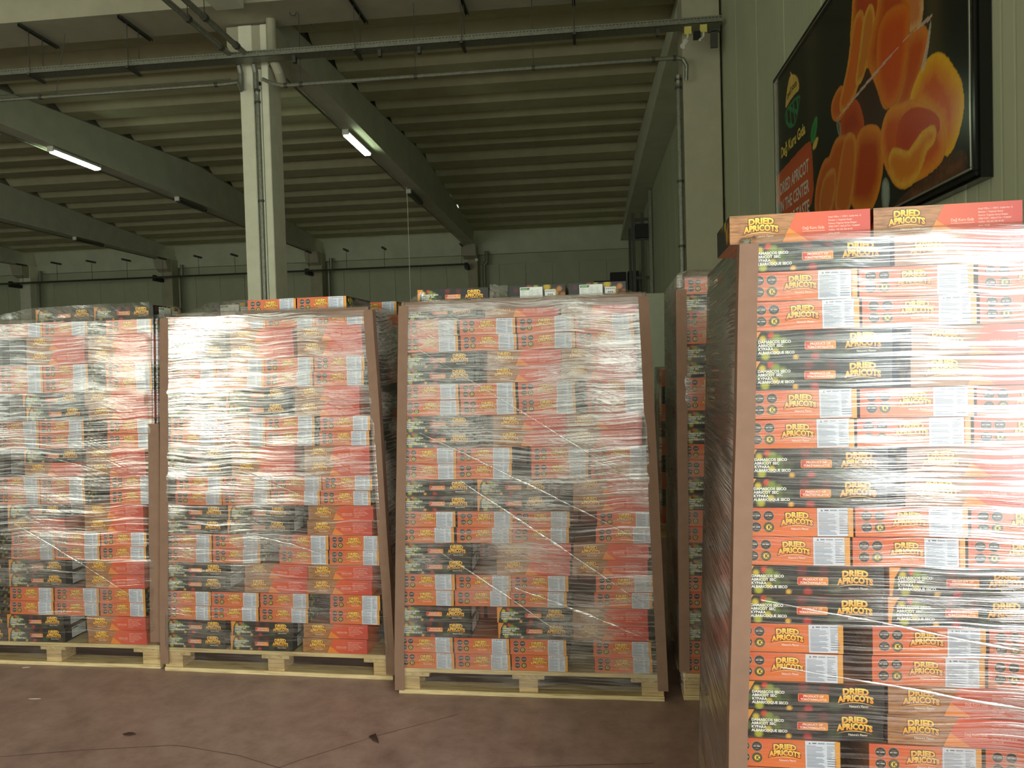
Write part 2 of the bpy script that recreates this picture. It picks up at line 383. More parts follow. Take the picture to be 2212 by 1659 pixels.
# two pipes running towards the viewer along the beam
for x, lab in ((-4.42, 'left pipe of the pair coming from the roof to the pale column'), (-4.22, 'right pipe of the pair coming from the roof to the pale column')):
    t = thing('water_pipe', lab, 'pipe', (x, 9.3, 5.5), 0, 'pair of pipes over the pale column')
    mb = MB(); mb.path([(0, -6.5, 0), (0, -.15, 0), (.0, -.03, -.03), (.01, 0.0, -.14), (.01, .0, -.35)], .034, 12); build('tube', mb, M['steel'], t)
    for dy in (-1.25, -.5):
        mb = MB(); mb.tube((0, dy-.03, 0), (0, dy+.03, 0), .045, 12); build('clamp', mb, M['dark_steel'], t)
    mb = MB(); mb.tube((0, -1.25, 0), (0, -1.25, .38), .005, 6); build('rod', mb, M['dark_steel'], t)
t = thing('downpipe', 'grey steel downpipe in the groove of the pale column', 'pipe', (-4.215, 9.365, 0))
mb = MB(); mb.path([(-.01, .01, 0), (-.01, .01, 5.1), (-.01, -.0, 5.15)], .036, 14); build('tube', mb, M['steel'], t)
mb = MB(); mb.box(.024, .044, -.004, .05, 0, 5.2); build('cover_strip', mb, M['whitepanel'], t, 0)
for z in (3.72, 5.0, 5.15, 5.25):
    mb = MB(); mb.tube((-.01, .01, z-.015), (-.01, .01, z+.015), .046, 12); build('clamp', mb, M['dark_steel'], t)
t = thing('downpipe', 'thick rainwater pipe entering the gutter beam beside the pale column head', 'pipe', (-3.98, 9.3, 0))
mb = MB(); mb.path([(0, 0, 6.05), (0, 0, 5.62), (.02, 0, 5.5), (.07, .04, 5.35), (.06, .15, 5.25)], .062, 14); build('tube', mb, M['concrete'], t)
t = thing('downpipe', 'slim vertical pipe on the wall side of the right column', 'pipe', (1.17, 9.42, 0))
mb = MB(); mb.path([(0, 0, 0), (0, 0, 4.9), (0, -.02, 5.0)], .032, 12); build('tube', mb, M['steel'], t)
for z in (2.9, 4.85, 4.95, 3.7):
    mb = MB(); mb.tube((0, 0, z-.015), (0, 0, z+.015), .042, 12); build('clamp', mb, M['dark_steel'], t)
# hooks on the gutter soffit
for x, y, lab in ((-3.62, 9.15, 'small black ceiling hook nearer the tray hanger'), (-3.5, 9.55, 'small black ceiling hook just beyond the first')):
    mb = MB(); mb.path([(-.04, 0, 0), (-.04, 0, -.03), (-.02, 0, -.055), (.02, 0, -.055), (.04, 0, -.03), (.04, 0, 0)], .006, 6)
    put('ceiling_hook', mb.mesh('ceiling_hook', M['dark_steel']), None, (x, y, 6.03 if y < 9.5 else 6.05), label=lab, category='hook')
# light fittings along the beam soffits
def light_fit(x, y, lit, label, L=1.35):
    g = 'lit tube lights under the beams' if lit else 'unlit tube lights under the beams'
    t = thing('tube_light', label, 'light', (x, y, 5.82), 0, g)
    mb = MB(); mb.prism([(-.075, 0), (.075, 0), (.05, .06), (-.05, .06)], 'y', 0, L); build('housing', mb, M['white'] if lit else M['steel'], t)
    mb = MB(); mb.prism([(-.07, 0), (-.05, -.045), (.05, -.045), (.07, 0)], 'y', .03, L-.03)
    build('diffuser' if lit else 'tube_tray', mb, M['tube'] if lit else M['dark_steel'], t)
    for yy in (-.03, L):
        mb = MB(); mb.box(-.06, .06, yy, yy+.03, -.03, .07); build('end_cap', mb, M['white'], t)
    mb = MB(); mb.box(-.03, .03, .1, L-.1, .06, .09); build('rail', mb, M['steel'], t)
light_fit(-4.36, 13.35, True, 'lit tube light under the beam that starts at the pale column')
light_fit(-10.12, 13.25, True, 'lit tube light under the beam at the left of the photo')
light_fit(-10.12, 17.6, False, 'unlit tube light beyond the left lit one')
light_fit(-16.05, 21.9, False, 'unlit tube light on the farthest left beam')
light_fit(-4.36, 18.1, False, 'unlit tube light beyond the lit one, above the hanging cord')
for xc, lab in ((-10.35, 'thin conduit along the soffit of the left beam'), (-4.44, 'thin conduit along the soffit of the beam behind the pale column'), (-16.35, 'thin conduit along the soffit of the farthest left beam')):
    mb = MB(); mb.tube((xc, 9.9, 5.879), (xc, 27.1, 5.879), .018, 8)
    put('conduit', mb.mesh('conduit', M['steel']), label=lab, category='conduit')
# pull cord
mb = MB(); mb.path([(-4.36, 17.9, 5.92), (-4.345, 17.88, 5.3), (-4.34, 17.85, 1.2)], .009, 6)
put('pull_cord', mb.mesh('pull_cord', M['cord']), label='thin white cord hanging from the unlit light behind the third load', category='cord')
# sensors at the tray end
t = thing('emergency_lamp', 'two small spot lamps with yellow tags at the right end of the tray', 'lamp', (1.3, 9.0, 5.4))
for dx, dz in ((-.06, 0), (.12, .01)):
    mb = MB(); mb.box(dx-.04, dx+.04, -.02, .02, -.09+dz, 0+dz); build('tag', mb, M['yellow'], t)
    mb = MB(); mb.path([(dx, -.02, -.09), (dx-.01, -.05, -.15), (dx-.06, -.1, -.2)], .014, 8); build('arm', mb, M['white'], t)
mb = MB(); mb.tube((-.14, -.12, -.27), (-.09, -.08, -.2), .032, 12); build('lamp_head', mb, M['white'], t)
mb = MB(); mb.box(.0, .08, -.06, 0, -.16, -.08); build('black_head', mb, M['black'], t)
t = thing('wall_bracket', 'black steel bracket under the tray end on the wall column', 'bracket', (1.55, 9.05, 5.38))
mb = MB(); mb.box(-.04, .04, -.02, .02, -.22, -.03); mb.box(-.07, .07, -.02, .02, -.04, .0); build('plate', mb, M['dark_steel'], t)

# back-wall pipe, struts and cable drops
t = thing('sprinkler_pipe', 'long thin pipe along the back wall below the roof', 'pipe', (-29, 26.35, 5.0))
mb = MB(); mb.tube((0, 0, .12), (24.6, 0, .12), .035, 8); build('tube', mb, M['dark_steel'], t)
for k in range(17):
    xx = 1.8+k*1.42
    if abs((xx-29) % 5.92) < .3: continue
    mb = MB(); mb.tube((xx, 0, .1), (xx, 0, .78), .008, 5); build('rod', mb, M['dark_steel'], t)
    mb = MB(); mb.box(xx-.03, xx+.03, -.3, .22, .78, .84); build('strut', mb, M['dark_steel'], t)
for xc in (-22.1, -16.18, -10.2, -4.24):
    t = thing('pipe_bracket', f'dark angle bracket on back-wall column head, {["farthest left","second from left","third from left","behind the third load"][[-22.1,-16.18,-10.2,-4.24].index(xc)]}', 'bracket', (xc-.16, 26.6 if xc < -5 else 26.78, 5.02))
    mb = MB(); mb.prism([(-.03, 0), (.56, 0), (.56, .12), (-.03, .22)], 'x', -.06, .06); build('arm', mb, M['black'], t)
    t = thing('drain_pipe', f'grey vertical drain pipe on the back wall, {["farthest left","second from left","third from left","behind the third load"][[-22.1,-16.18,-10.2,-4.24].index(xc)]}', 'pipe', (xc+.42, 27.35, 0))
    mb = MB(); mb.path([(0, 0, 0), (0, 0, 5.2), (.1, 0, 5.3), (.1, 0, 5.7)], .07, 10); build('tube', mb, M['steel'], t)
# small white lamp on far column
mb = MB(); mb.tube((-4.05, 27.05, 5.35), (-4.05, 26.98, 5.35), .06, 12)
put('wall_lamp', mb.mesh('wall_lamp', M['white']), label='tiny round white lamp high on the back-wall column', category='lamp')
# steel mast at the right wall
t = thing('lift_mast', 'dark steel lift mast with rungs standing against the right wall far back', 'lift mast', (1.45, 19.5, 0))
for dx, dy in ((-.25, 0), (-.02, 0), (.18, 0), (-.22, 2.2), (.15, 2.2)):
    mb = MB(); mb.box(dx-.04, dx+.04, dy-.05, dy+.05, 0, 5.86 if dy == 0 and dx > 0 else 5.3); build('rail', mb, M['dark_steel'] if dx < .1 else M['steel'], t)
for z in (1, 2, 3, 3.6, 4.6, 5.1):
    mb = MB(); mb.box(-.25, .18, -.02, .02, z, z+.07); build('rung', mb, M['dark_steel'], t)
mb = MB(); mb.box(-.2, .12, -.15, .1, 4.65, 5.0); build('motor', mb, M['black'], t)
mb = MB(); mb.box(.9, 1.69, 13.0, 13.9, 0, 2.65)
build('cold_cabinet', mb, M['whitepanel'], None, .01, label='pale cabinet against right wall, just visible beside the third load', category='cabinet')

# ------------------------------------------------------------------ carton artwork
def text_mesh(txt, size, off=0.0, align='CENTER', sx=1.0):
    cu = bpy.data.curves.new('t', 'FONT'); cu.body = txt; cu.size = size; cu.offset = off; cu.align_x = align; cu.resolution_u = 2
    o = bpy.data.objects.new('t', cu); COL.objects.link(o)
    dg = bpy.context.evaluated_depsgraph_get(); dg.update()
    me = o.evaluated_get(dg).to_mesh()
    v = [(p.co.x*sx, p.co.y) for p in me.vertices]; f = [tuple(p.vertices) for p in me.polygons]
    o.evaluated_get(dg).to_mesh_clear(); bpy.data.objects.remove(o); bpy.data.curves.remove(cu)
    return v, f
class Art:
    """flat print laid on a face: coloured polygons in (u right, v up) metres"""
    def __init__(s): s.v = []; s.f = []; s.c = []; s.h = .0003
    def add(s, v, f, colfn, lift=0):
        i = len(s.v)
        for (x, y) in v:
            s.v.append((x, y, s.h+lift)); s.c.append(colfn(x, y) if callable(colfn) else colfn)
        s.f += [tuple(i+j for j in q) for q in f]; s.h += .00004
    def poly(s, pts, col): s.add(pts, [tuple(range(len(pts)))], col)
    def rect(s, x0, x1, y0, y1, col): s.poly([(x0, y0), (x1, y0), (x1, y1), (x0, y1)], col)
    def rrect(s, x0, x1, y0, y1, r, col):
        p = []
        for cx, cy, a0 in ((x1-r, y0+r, -90), (x1-r, y1-r, 0), (x0+r, y1-r, 90), (x0+r, y0+r, 180)):
            for k in range(4): t = R(a0+30*k); p.append((cx+r*math.cos(t), cy+r*math.sin(t)))
        s.poly(p, col)
    def disc(s, cx, cy, r, col, n=20): s.poly([(cx+r*math.cos(2*math.pi*k/n), cy+r*math.sin(2*math.pi*k/n)) for k in range(n)], col)
    def text(s, txt, x, y, size, col, off=0, align='LEFT', sx=1.0, warp=None):
        v, f = text_mesh(txt, size, off, align, sx)
        v = [(a+x, b+y) for a, b in v]
        if warp: v = [warp(*p) for p in v]
        s.add(v, f, col)
    def xform(s, fn): s.v = [fn(p) for p in s.v]
def grad(y0, y1, c0, c1):
    a, b = lin(c0), lin(c1)
    def g(x, y):
        t = min(1, max(0, (y-y0)/(y1-y0))); return tuple(a[k]*(1-t)+b[k]*t for k in range(3))
    return g
def logo(A, cx, cy, W, col_hi=(255, 228, 96), col_lo=(240, 150, 52), dark=(66, 28, 10), tag=True):
    """DRIED over APRICOTS, arched, gold on dark outline; W = width of the second word"""
    k = W/.100
    top = grad(cy+.004*k, cy+.026*k, col_lo, col_hi); bot = grad(cy-.014*k, cy+.008*k, col_lo, col_hi)
    def w1(x, y): u = (x-cx)/(W*.5); return (x, y-.006*k*u*u)
    def w2(x, y): u = (x-cx)/(W*.5); return (x, y-.007*k*u*u)
    for off, c1, c2 in ((.0029*k, lin(dark), lin(dark)), (.0013*k, top, bot)):
        A.text('DRIED', cx, cy+.0085*k, .0235*k, c1, off, 'CENTER', 1.02, w1)
        A.text('APRICOTS', cx, cy-.0105*k, .0232*k, c2, off, 'CENTER', .86, w2)
    n = 16; up_ = []; lo_ = []
    for i in range(n+1):
        u = -1+2*i/n; x = cx+u*W*.46; y = cy-.0235*k+.0075*k*(1-u*u); th = .0021*k*(1-abs(u)**1.5)+.0002
        up_.append((x, y+th)); lo_.append((x, y-th*.2))
    A.poly(up_+lo_[::-1], lin((240, 190, 110)))
    if tag: A.text("Nature's Flavor", cx+.008*k, cy-.0285*k, .0085*k, lin((250, 244, 230)), .0001*k, 'CENTER', .95)
CL, CW, CH = .328, .252, .0700
ORANGE, RED, AMBER, DARKC = (226, 98, 48), (204, 60, 44), (236, 140, 50), (30, 33, 28)
def art_long_dark():
    A = Art()
    A.poly([(0, 0), (.006, 0), (.012, .045), (.026, CH), (0, CH)], lin((232, 150, 60)))
    for i, (t_, sc) in enumerate((('DAMASCOS SECO', 1), ('ABRICOT SEC', 1), ('KYPARA', 1), ('ALBARICOQUE SECO', .93))):
        A.text(t_, .019, .0415-i*.0088, .0094, lin((245, 245, 238)), .00035, 'LEFT', sc*1.02)
    A.rrect(.128, .2, .0235, .0435, .003, lin((245, 175, 90)))
    A.add(*[[(.1292+.0696*i/8, y) for i in range(9) for y in (.0246, .0424)], [(2*i, 2*i+2, 2*i+3, 2*i+1) for i in range(8)]], grad_x(.129, .2, (206, 50, 44), (240, 150, 60)))
    A.text('PRODUCT OF', .1643, .0350, .0072, lin((255, 240, 225)), .0002, 'CENTER', 1.05)
    A.text('TÜRKİYE/MALATYA', .1643, .0268, .0072, lin((255, 240, 225)), .0002, 'CENTER', .95)
    logo(A, .262, .0395, .088)
    return A
def grad_x(x0, x1, c0, c1):
    g = grad(x0, x1, c0, c1); return lambda x, y: g(0, x)
def art_long_wood():
    A = Art()
    rc = grad_x(.13, .32, (222, 98, 52), (200, 74, 60))
    pts_top = [(.158, CH), (.200, CH), (.240, CH), (.280, CH), (CL, CH)]; pts_bot = [(.125, 0), (.200, 0), (.240, 0), (.280, 0), (CL, 0)]
    A.add(pts_top+pts_bot, [(5+i, 6+i, 1+i, i) for i in range(4)], rc)
    A.poly([(.125, 0), (.186, 0), (.168, .014), (.140, .034)], lin((236, 142, 52)))
    logo(A, .075, .040, .088)
    A.text("Dağ Kuru Gıda", .172, .0285, .0095, lin((245, 190, 170)), .0002, 'LEFT', .85)
    A.rect(.172, .224, .0235, .0245, lin((245, 200, 180)))
    for i, t_ in enumerate(('Head Office: 1. OSB 5. Cadde No: 12', 'Merkez: 1. Organize Sanayi', 'Factory: Organize Sanayi Bolgesi', 'YESILYURT / MALATYA / TURKEY', 'Tel/Fax: +90 422 000 00 00', 'www. info@')):
        A.text(t_, .232, .0535-i*.0078, .0052, lin((250, 205, 190)), .00008, 'LEFT', .95)
    return A
def art_short_orange():
    A = Art(); dk = lin((38, 38, 36)); ri = lin((196, 176, 150))
    for (x, y, tx) in ((.026, .0505, 'ISO 22000'), (.056, .0505, 'ISO 9001'), (.026, .0225, 'ISO 10002')):
        A.disc(x, y, .0128, ri); A.disc(x, y, .0120, dk, 24); A.disc(x, y, .0098, lin((92, 90, 84))); A.disc(x, y, .0092, dk)
        A.text(tx, x, y-.0012, .0048, lin((240, 240, 235)), .0001, 'CENTER', .9)
        A.rect(x-.005, x+.005, y+.0045, y+.0052, ri); A.rect(x-.004, x+.004, y-.0055, y-.0048, ri)
    x, y = .056, .0225
    A.disc(x, y, .0130, lin((160, 140, 90))); A.disc(x, y, .0118, dk, 24); A.disc(x, y, .0092, lin((170, 146, 80)), 24); A.disc(x, y, .0085, dk)
    A.disc(x, y, .0068, lin((236, 206, 70)), 20)
    A.text('K', x+.0012, y-.0042, .0125, dk, .0005, 'CENTER', .9)
    logo(A, .122, .0395, .080)
    A.rect(CW-.012, CW, 0, CH, lin((228, 160, 66)))
    return A
def art_short_dark():
    A = Art()
    A.rrect(.048, .150, .008, .062, .002, lin((232, 236, 232)))
    A.poly([(.051, .059), (.094, .059), (.088, .049), (.051, .049)], lin((70, 128, 50)))
    A.text('Nutrition facts', .055, .052, .0056, lin((240, 245, 235)), .0001, 'LEFT', .8)
    g = lin((120, 125, 120)); random.seed(3)
    for i in range(7):
        A.rect(.053, .053+.012+random.random()*.018, .0445-i*.0048, .0453-i*.0048, g)
        A.rect(.095, .095+.006+random.random()*.012, .0485-i*.0048, .0493-i*.0048, g)
        A.rect(.122, .122+.006+random.random()*.018, .0485-i*.0048, .0493-i*.0048, g)
    A.rect(.0905, .0911, .012, .056, g); A.rect(.116, .1165, .012, .048, g)
    A.rrect(.160, .208, .018, .048, .002, lin((226, 228, 222)))
    for i in range(5): A.disc(.167+i*.0085, .0405, .0033, lin((90, 92, 88)), 8); A.disc(.167+i*.0085, .0405, .0018, lin((200, 200, 195)), 6)
    for i in range(3): A.disc(.176+i*.0085, .026, .0035, lin((40, 40, 38)), 8); A.disc(.1765+i*.0085, .026, .0016, lin((210, 210, 205)), 6)
    return A
def art_label():
    """pasted white ingredients sheet"""
    A = Art(); A.h = .0009; w, h = .076, .069
    A.rect(0, w, 0, h, lin((214, 220, 232)))
    g = lin((138, 146, 160)); g2 = lin((104, 110, 124)); random.seed(5)
    A.poly([(.008, h-.008), (.011, h-.003), (.014, h-.008)], g2)
    A.rect(.017, .027, h-.0072, h-.0042, g2); A.rect(.030, .046, h-.0072, h-.0042, g); A.rect(.050, .070, h-.0068, h-.0045, g)
    for i in range(19):
        y = h-.0125-i*.0029
        A.rect(.0035, .0035+(.042 if i % 5 else .026)-random.random()*.006, y, y+.0012, g)
        if i < 11: A.rect(.051, .051+.008+random.random()*.012, y, y+.0011, g)
        elif i % 2: A.rect(.051, .072, y, y+.0016, g2)
    A.rect(.0485, .0490, .002, h-.004, lin((240, 242, 246))); A.rect(.049, .073, .027, .0275, lin((240, 242, 246)))
    return A
def faceT(which):
    # maps art (u,v,h) on a face to carton-local coordinates; carton centred in x,y with base at 0
    hx, hy = CL/2, CW/2
    return {'A': lambda p: (p[0]-hx, -hy-p[2], p[1]), 'B': lambda p: (hx-p[0], hy+p[2], p[1]),
            'C': lambda p: (-hx-p[2], hy-p[0], p[1]), 'D': lambda p: (hx+p[2], p[0]-hy, p[1])}[which]
def art_mesh(name, A, which, mat=None):
    A.xform(faceT(which)); me = bpy.data.meshes.new(name); me.from_pydata(A.v, [], A.f)
    ca = me.color_attributes.new('Col', 'FLOAT_COLOR', 'POINT')
    ca.data.foreach_set('color', np.array([(*c, 1) for c in A.c], dtype='f').ravel())
    me.materials.append(mat or M['print']); me.update(); return me
ARTM = {'A': art_mesh('lettering_dark_side', art_long_dark(), 'A'), 'B': art_mesh('lettering_wood_side', art_long_wood(), 'B'),
        'C': art_mesh('lettering_orange_end', art_short_orange(), 'C'), 'D': art_mesh('lettering_dark_end', art_short_dark(), 'D')}
LAB = art_label(); LAB.v = [(p[0]-.038+.205, p[1]+.0005, p[2]) for p in LAB.v]
LABM = art_mesh('ingredients_sheet', LAB, 'C')
# carton body with soft printed pictures as a colour attribute on fine grids
def bokeh(u, v, W, seed):
    rs = np.random.RandomState(seed)
    c = np.zeros(u.shape+(3,)); c[:] = lin((28, 31, 27))
    bl = [(.05, .060, .008, (214, 72, 50)), (.030, .052, .008, (214, 190, 52)), (.062, .054, .010, (132, 150, 50)), (.078, .047, .009, (120, 140, 52)),
          (.048, .040, .009, (150, 160, 60)), (.036, .010, .010, (176, 176, 52)), (.060, .022, .008, (200, 184, 60)), (.080, .030, .010, (88, 104, 44)),
          (.107, .006, .0065, (232, 176, 62)), (.152, .006, .010, (176, 50, 44)), (.140, .060, .012, (110, 40, 36)), (.190, .058, .012, (92, 34, 34)),
          (.215, .016, .016, (58, 72, 50)), (.25, .062, .014, (90, 40, 36)), (.30, .012, .016, (62, 58, 40)), (.10, .030, .012, (60, 72, 40)), (.01, .03, .01, (90, 110, 50))]
    if W < .3: bl = [(.03, .05, .012, (80, 30, 30)), (.09, .066, .010, (150, 60, 50)), (.12, .067, .010, (150, 150, 50)), (.17, .06, .016, (196, 168, 40)), (.2, .03, .02, (200, 150, 50)), (.225, .05, .012, (190, 120, 50)), (.24, .02, .015, (170, 104, 46))]
    for x, y, r, col in bl:
        d = np.sqrt((u-x)**2+(v-y)**2); a = np.clip((r*1.25-d)/(r*.6), 0, 1)*.92
        c = c*(1-a[..., None])+np.array(lin(col))*a[..., None]
    return c
def carton_mesh():
    V, Fc, C, MI = [], [], [], []
    def grid(fn, W, H, nu, nv, colf, mi):
        i = len(V); us = np.linspace(0, W, nu+1); vs = np.linspace(0, H, nv+1)
        U, Vv = np.meshgrid(us, vs); cc = colf(U, Vv)
        for b in range(nv+1):
            for a_ in range(nu+1): V.append(fn((us[a_], vs[b], 0))); C.append((*cc[b, a_], 1))
        for b in range(nv):
            for a_ in range(nu):
                q = i+b*(nu+1)+a_; Fc.append((q, q+1, q+nu+2, q+nu+1)); MI.append(mi)
    grid(faceT('A'), CL, CH, 96, 20, lambda u, v: bokeh(u, v, CL, 1), 0)
    def wood(u, v):
        c = np.zeros(u.shape+(3,)); c[:] = lin((172, 122, 76)); return c
    grid(faceT('B'), CL, CH, 6, 2, wood, 1)
    def orange(u, v):
        t = np.clip(u/CW, 0, 1)[..., None]; s = (v/CH)[..., None]
        return np.array(lin((214, 90, 54)))*(1-t)*(.35+.65*s)+np.array(lin((222, 124, 58)))*(1-(1-t)*(.35+.65*s))
    grid(faceT('C'), CW, CH, 12, 6, orange, 0)
    grid(faceT('D'), CW, CH, 60, 16, lambda u, v: bokeh(u, v, CW, 2), 0)
    hx, hy = CL/2, CW/2
    for z in (0, CH):
        i = len(V)
        for p in ((-hx, -hy), (hx, -hy), (hx, hy), (-hx, hy)): V.append((*p, z)); C.append((*lin((186, 120, 70)), 1))
        Fc.append((i, i+1, i+2, i+3) if z else (i+3, i+2, i+1, i)); MI.append(0)
    me = bpy.data.meshes.new('carton_body'); me.from_pydata(V, [], Fc)
    ca = me.color_attributes.new('Col', 'FLOAT_COLOR', 'POINT'); ca.data.foreach_set('color', np.array(C, dtype='f').ravel())
    me.materials.append(M['print']); me.materials.append(M['woodprint'])
    me.polygons.foreach_set('material_index', MI); me.update(); return me
CARTON = carton_mesh()
# simple coloured carton used only in the mass of hidden/edge-on ones (six quads)
SIDECOL = {'A': (40, 42, 36), 'B': (180, 96, 66), 'C': (214, 104, 54), 'D': (44, 44, 38)}
COUNT = [0]
WHAT = {'A': 'dark long side', 'B': 'wood and red side', 'C': 'orange end', 'D': 'dark end'}
def carton(load, kind, x, y, z, rowname, pos, jit=True, extra=''):
    """kind = face turned to the front; x = left edge in load coordinates, y = front face"""
    rz = {'A': 0, 'B': math.pi, 'C': math.pi/2, 'D': -math.pi/2}[kind]
    wx = CL if kind in 'AB' else CW; dy = CW if kind in 'AB' else CL
    j = random.uniform(-1, 1) if jit else 0
    e = put('carton', CARTON, None, None, None)
    m = load['M'] @ Matrix.Translation((x+wx/2, y+dy/2+.004*abs(j)+.001, z)) @ Matrix.Rotation(rz+R(.5)*j*.6, 4, 'Z')
    e.matrix_world = m; e.scale = (1, 1, 1)
    e['label'] = f"carton, {WHAT[kind]} out, {rowname}, {pos} from left, {load['name']}"
    e['category'] = 'carton'; e['group'] = load['group']
    put('lettering', ARTM[kind], e)
    nxt = {'A': 'D', 'B': 'C', 'C': 'A', 'D': 'B'}[kind]
    if nxt in 'D': put('side_lettering', ARTM[nxt], e)
    if kind == 'C' or nxt == 'C':
        l = put('ingredients_sheet', LABM, e)
        l.location = (0, random.uniform(-.006, .006), 0); l.rotation_euler = (R(random.uniform(-1, 1)), 0, 0)
        l.location.z = 0
    COUNT[0] += 1
    return e
REST = MB()
restmats = {}
for k, c in SIDECOL.items(): restmats[k] = simple('plain_card_'+k, c, .4, var=.04, bump=0)
restmats['T'] = simple('plain_card_top', (186, 120, 70), .6, var=.04, bump=0)
def rest_carton(load, kind, x, y, z):
    wx = CL if kind in 'AB' else CW; dy = CW if kind in 'AB' else CL
    x0, x1, y0, y1 = x, x+wx-.001, y, y+dy-.001; i = len(REST.v)
    for p in [(a, b, c) for c in (z, z+CH) for b in (y0, y1) for a in (x0, x1)]: REST.v.append(tuple(load['M'] @ Vector(p)))
    nx = {'A': 'ADBC', 'D': 'DBCA', 'B': 'BCAD', 'C': 'CADB'}[kind]   # front, right, back, left
    for q, k in (((0, 1, 5, 4), nx[0]), ((1, 3, 7, 5), nx[1]), ((3, 2, 6, 7), nx[2]), ((2, 0, 4, 6), nx[3]), ((4, 5, 7, 6), 'T'), ((0, 2, 3, 1), 'T')):
        REST.f.append(tuple(i+j for j in q)); REST.mi.append(REST.mat(restmats[k]))

# ------------------------------------------------------------------ pallets
def pallet(load, label, W=1.2, D=.8, px=None):
    t = thing('pallet', label, 'pallet', group='wooden pallets under the loads'); t.matrix_world = load['M']
    def b(name, x0, x1, y0, y1, z0, z1, m):
        mb = MB(); mb.box(x0, x1, y0, y1, z0, z1); return build(name, mb, M[m], t, .0015)
    for y0, y1 in ((0, .145), (.20, .30), (.3275, .4725), (.50, .60), (.655, .8)):
        b('deck_board', 0, W, y0, y1, .100, .120, 'pine')
    for x0, x1 in ((0, .145), (W/2-.0725, W/2+.0725), (W-.145, W)):
        b('cross_board', x0, x1, 0, D, .082, .0995, 'pine_y')
    bw = (.10, .085, .10)
    for (x0, x1) in ((.0, .1), (W/2-.045, W/2+.045), (W-.1, W)):
        for y0, y1 in ((.005, .11), (.345, .455), (.69, .795)):
            b('block', x0+.002, x1-.002, y0, y1, .0205, .0815, 'block')
    for y0, y1 in ((0, .10), (.3275, .4725), (.70, .8)):
        b('bottom_board', 0, W, y0, y1, .0, .020, 'pine')
    return t

def corner_board(load, xy, face, z0, z1, top_in, label, leg=.045, flip=1, lean_y=.0):
    """L-shaped cardboard edge protector; follows the lean of the load"""
    t = 0.0035; n = 12; mb = MB(); x, y = xy
    prof = [(0, 0), (leg*flip, 0), (leg*flip, t), (t*flip, t), (t*flip, leg), (0, leg)]
    i0 = 0
    for k in range(n+1):
        s = k/n; z = z0+(z1-z0)*s; ox = load['lean'](z, 0 if flip > 0 else 1)
        wob = .0025*noise.noise(Vector((x*3, z*4, load['seed'])))
        for p in prof: mb.v.append((x+ox+p[0]+wob, y+p[1]+lean_y*s, z))
    for k in range(n):
        for j in range(6):
            a_ = k*6+j; b_ = k*6+(j+1) % 6; mb.f.append((a_, b_, b_+6, a_+6)); mb.mi.append(0)
    mb.f.append(tuple(range(6))); mb.f.append(tuple(n*6+j for j in range(6))); mb.mi += [0, 0]
    o = build('edge_protector', mb, M['cardboard'], None, label=label, category='edge protector', group='cardboard edge protectors')
    o.matrix_world = load['M']; return o
def top_board(load, x0, x1, z, label, h=.045, d=.05):
    mb = MB(); mb.prism([(-.006, z), (d, z), (d, z-.003), (-.003, z-.003), (-.003, z-h), (-.006, z-h)], 'x', x0, x1)
    o = build('edge_protector', mb, M['cardboard'], None, label=label, category='edge protector', group='cardboard edge protectors')
    o.matrix_world = load['M']; return o

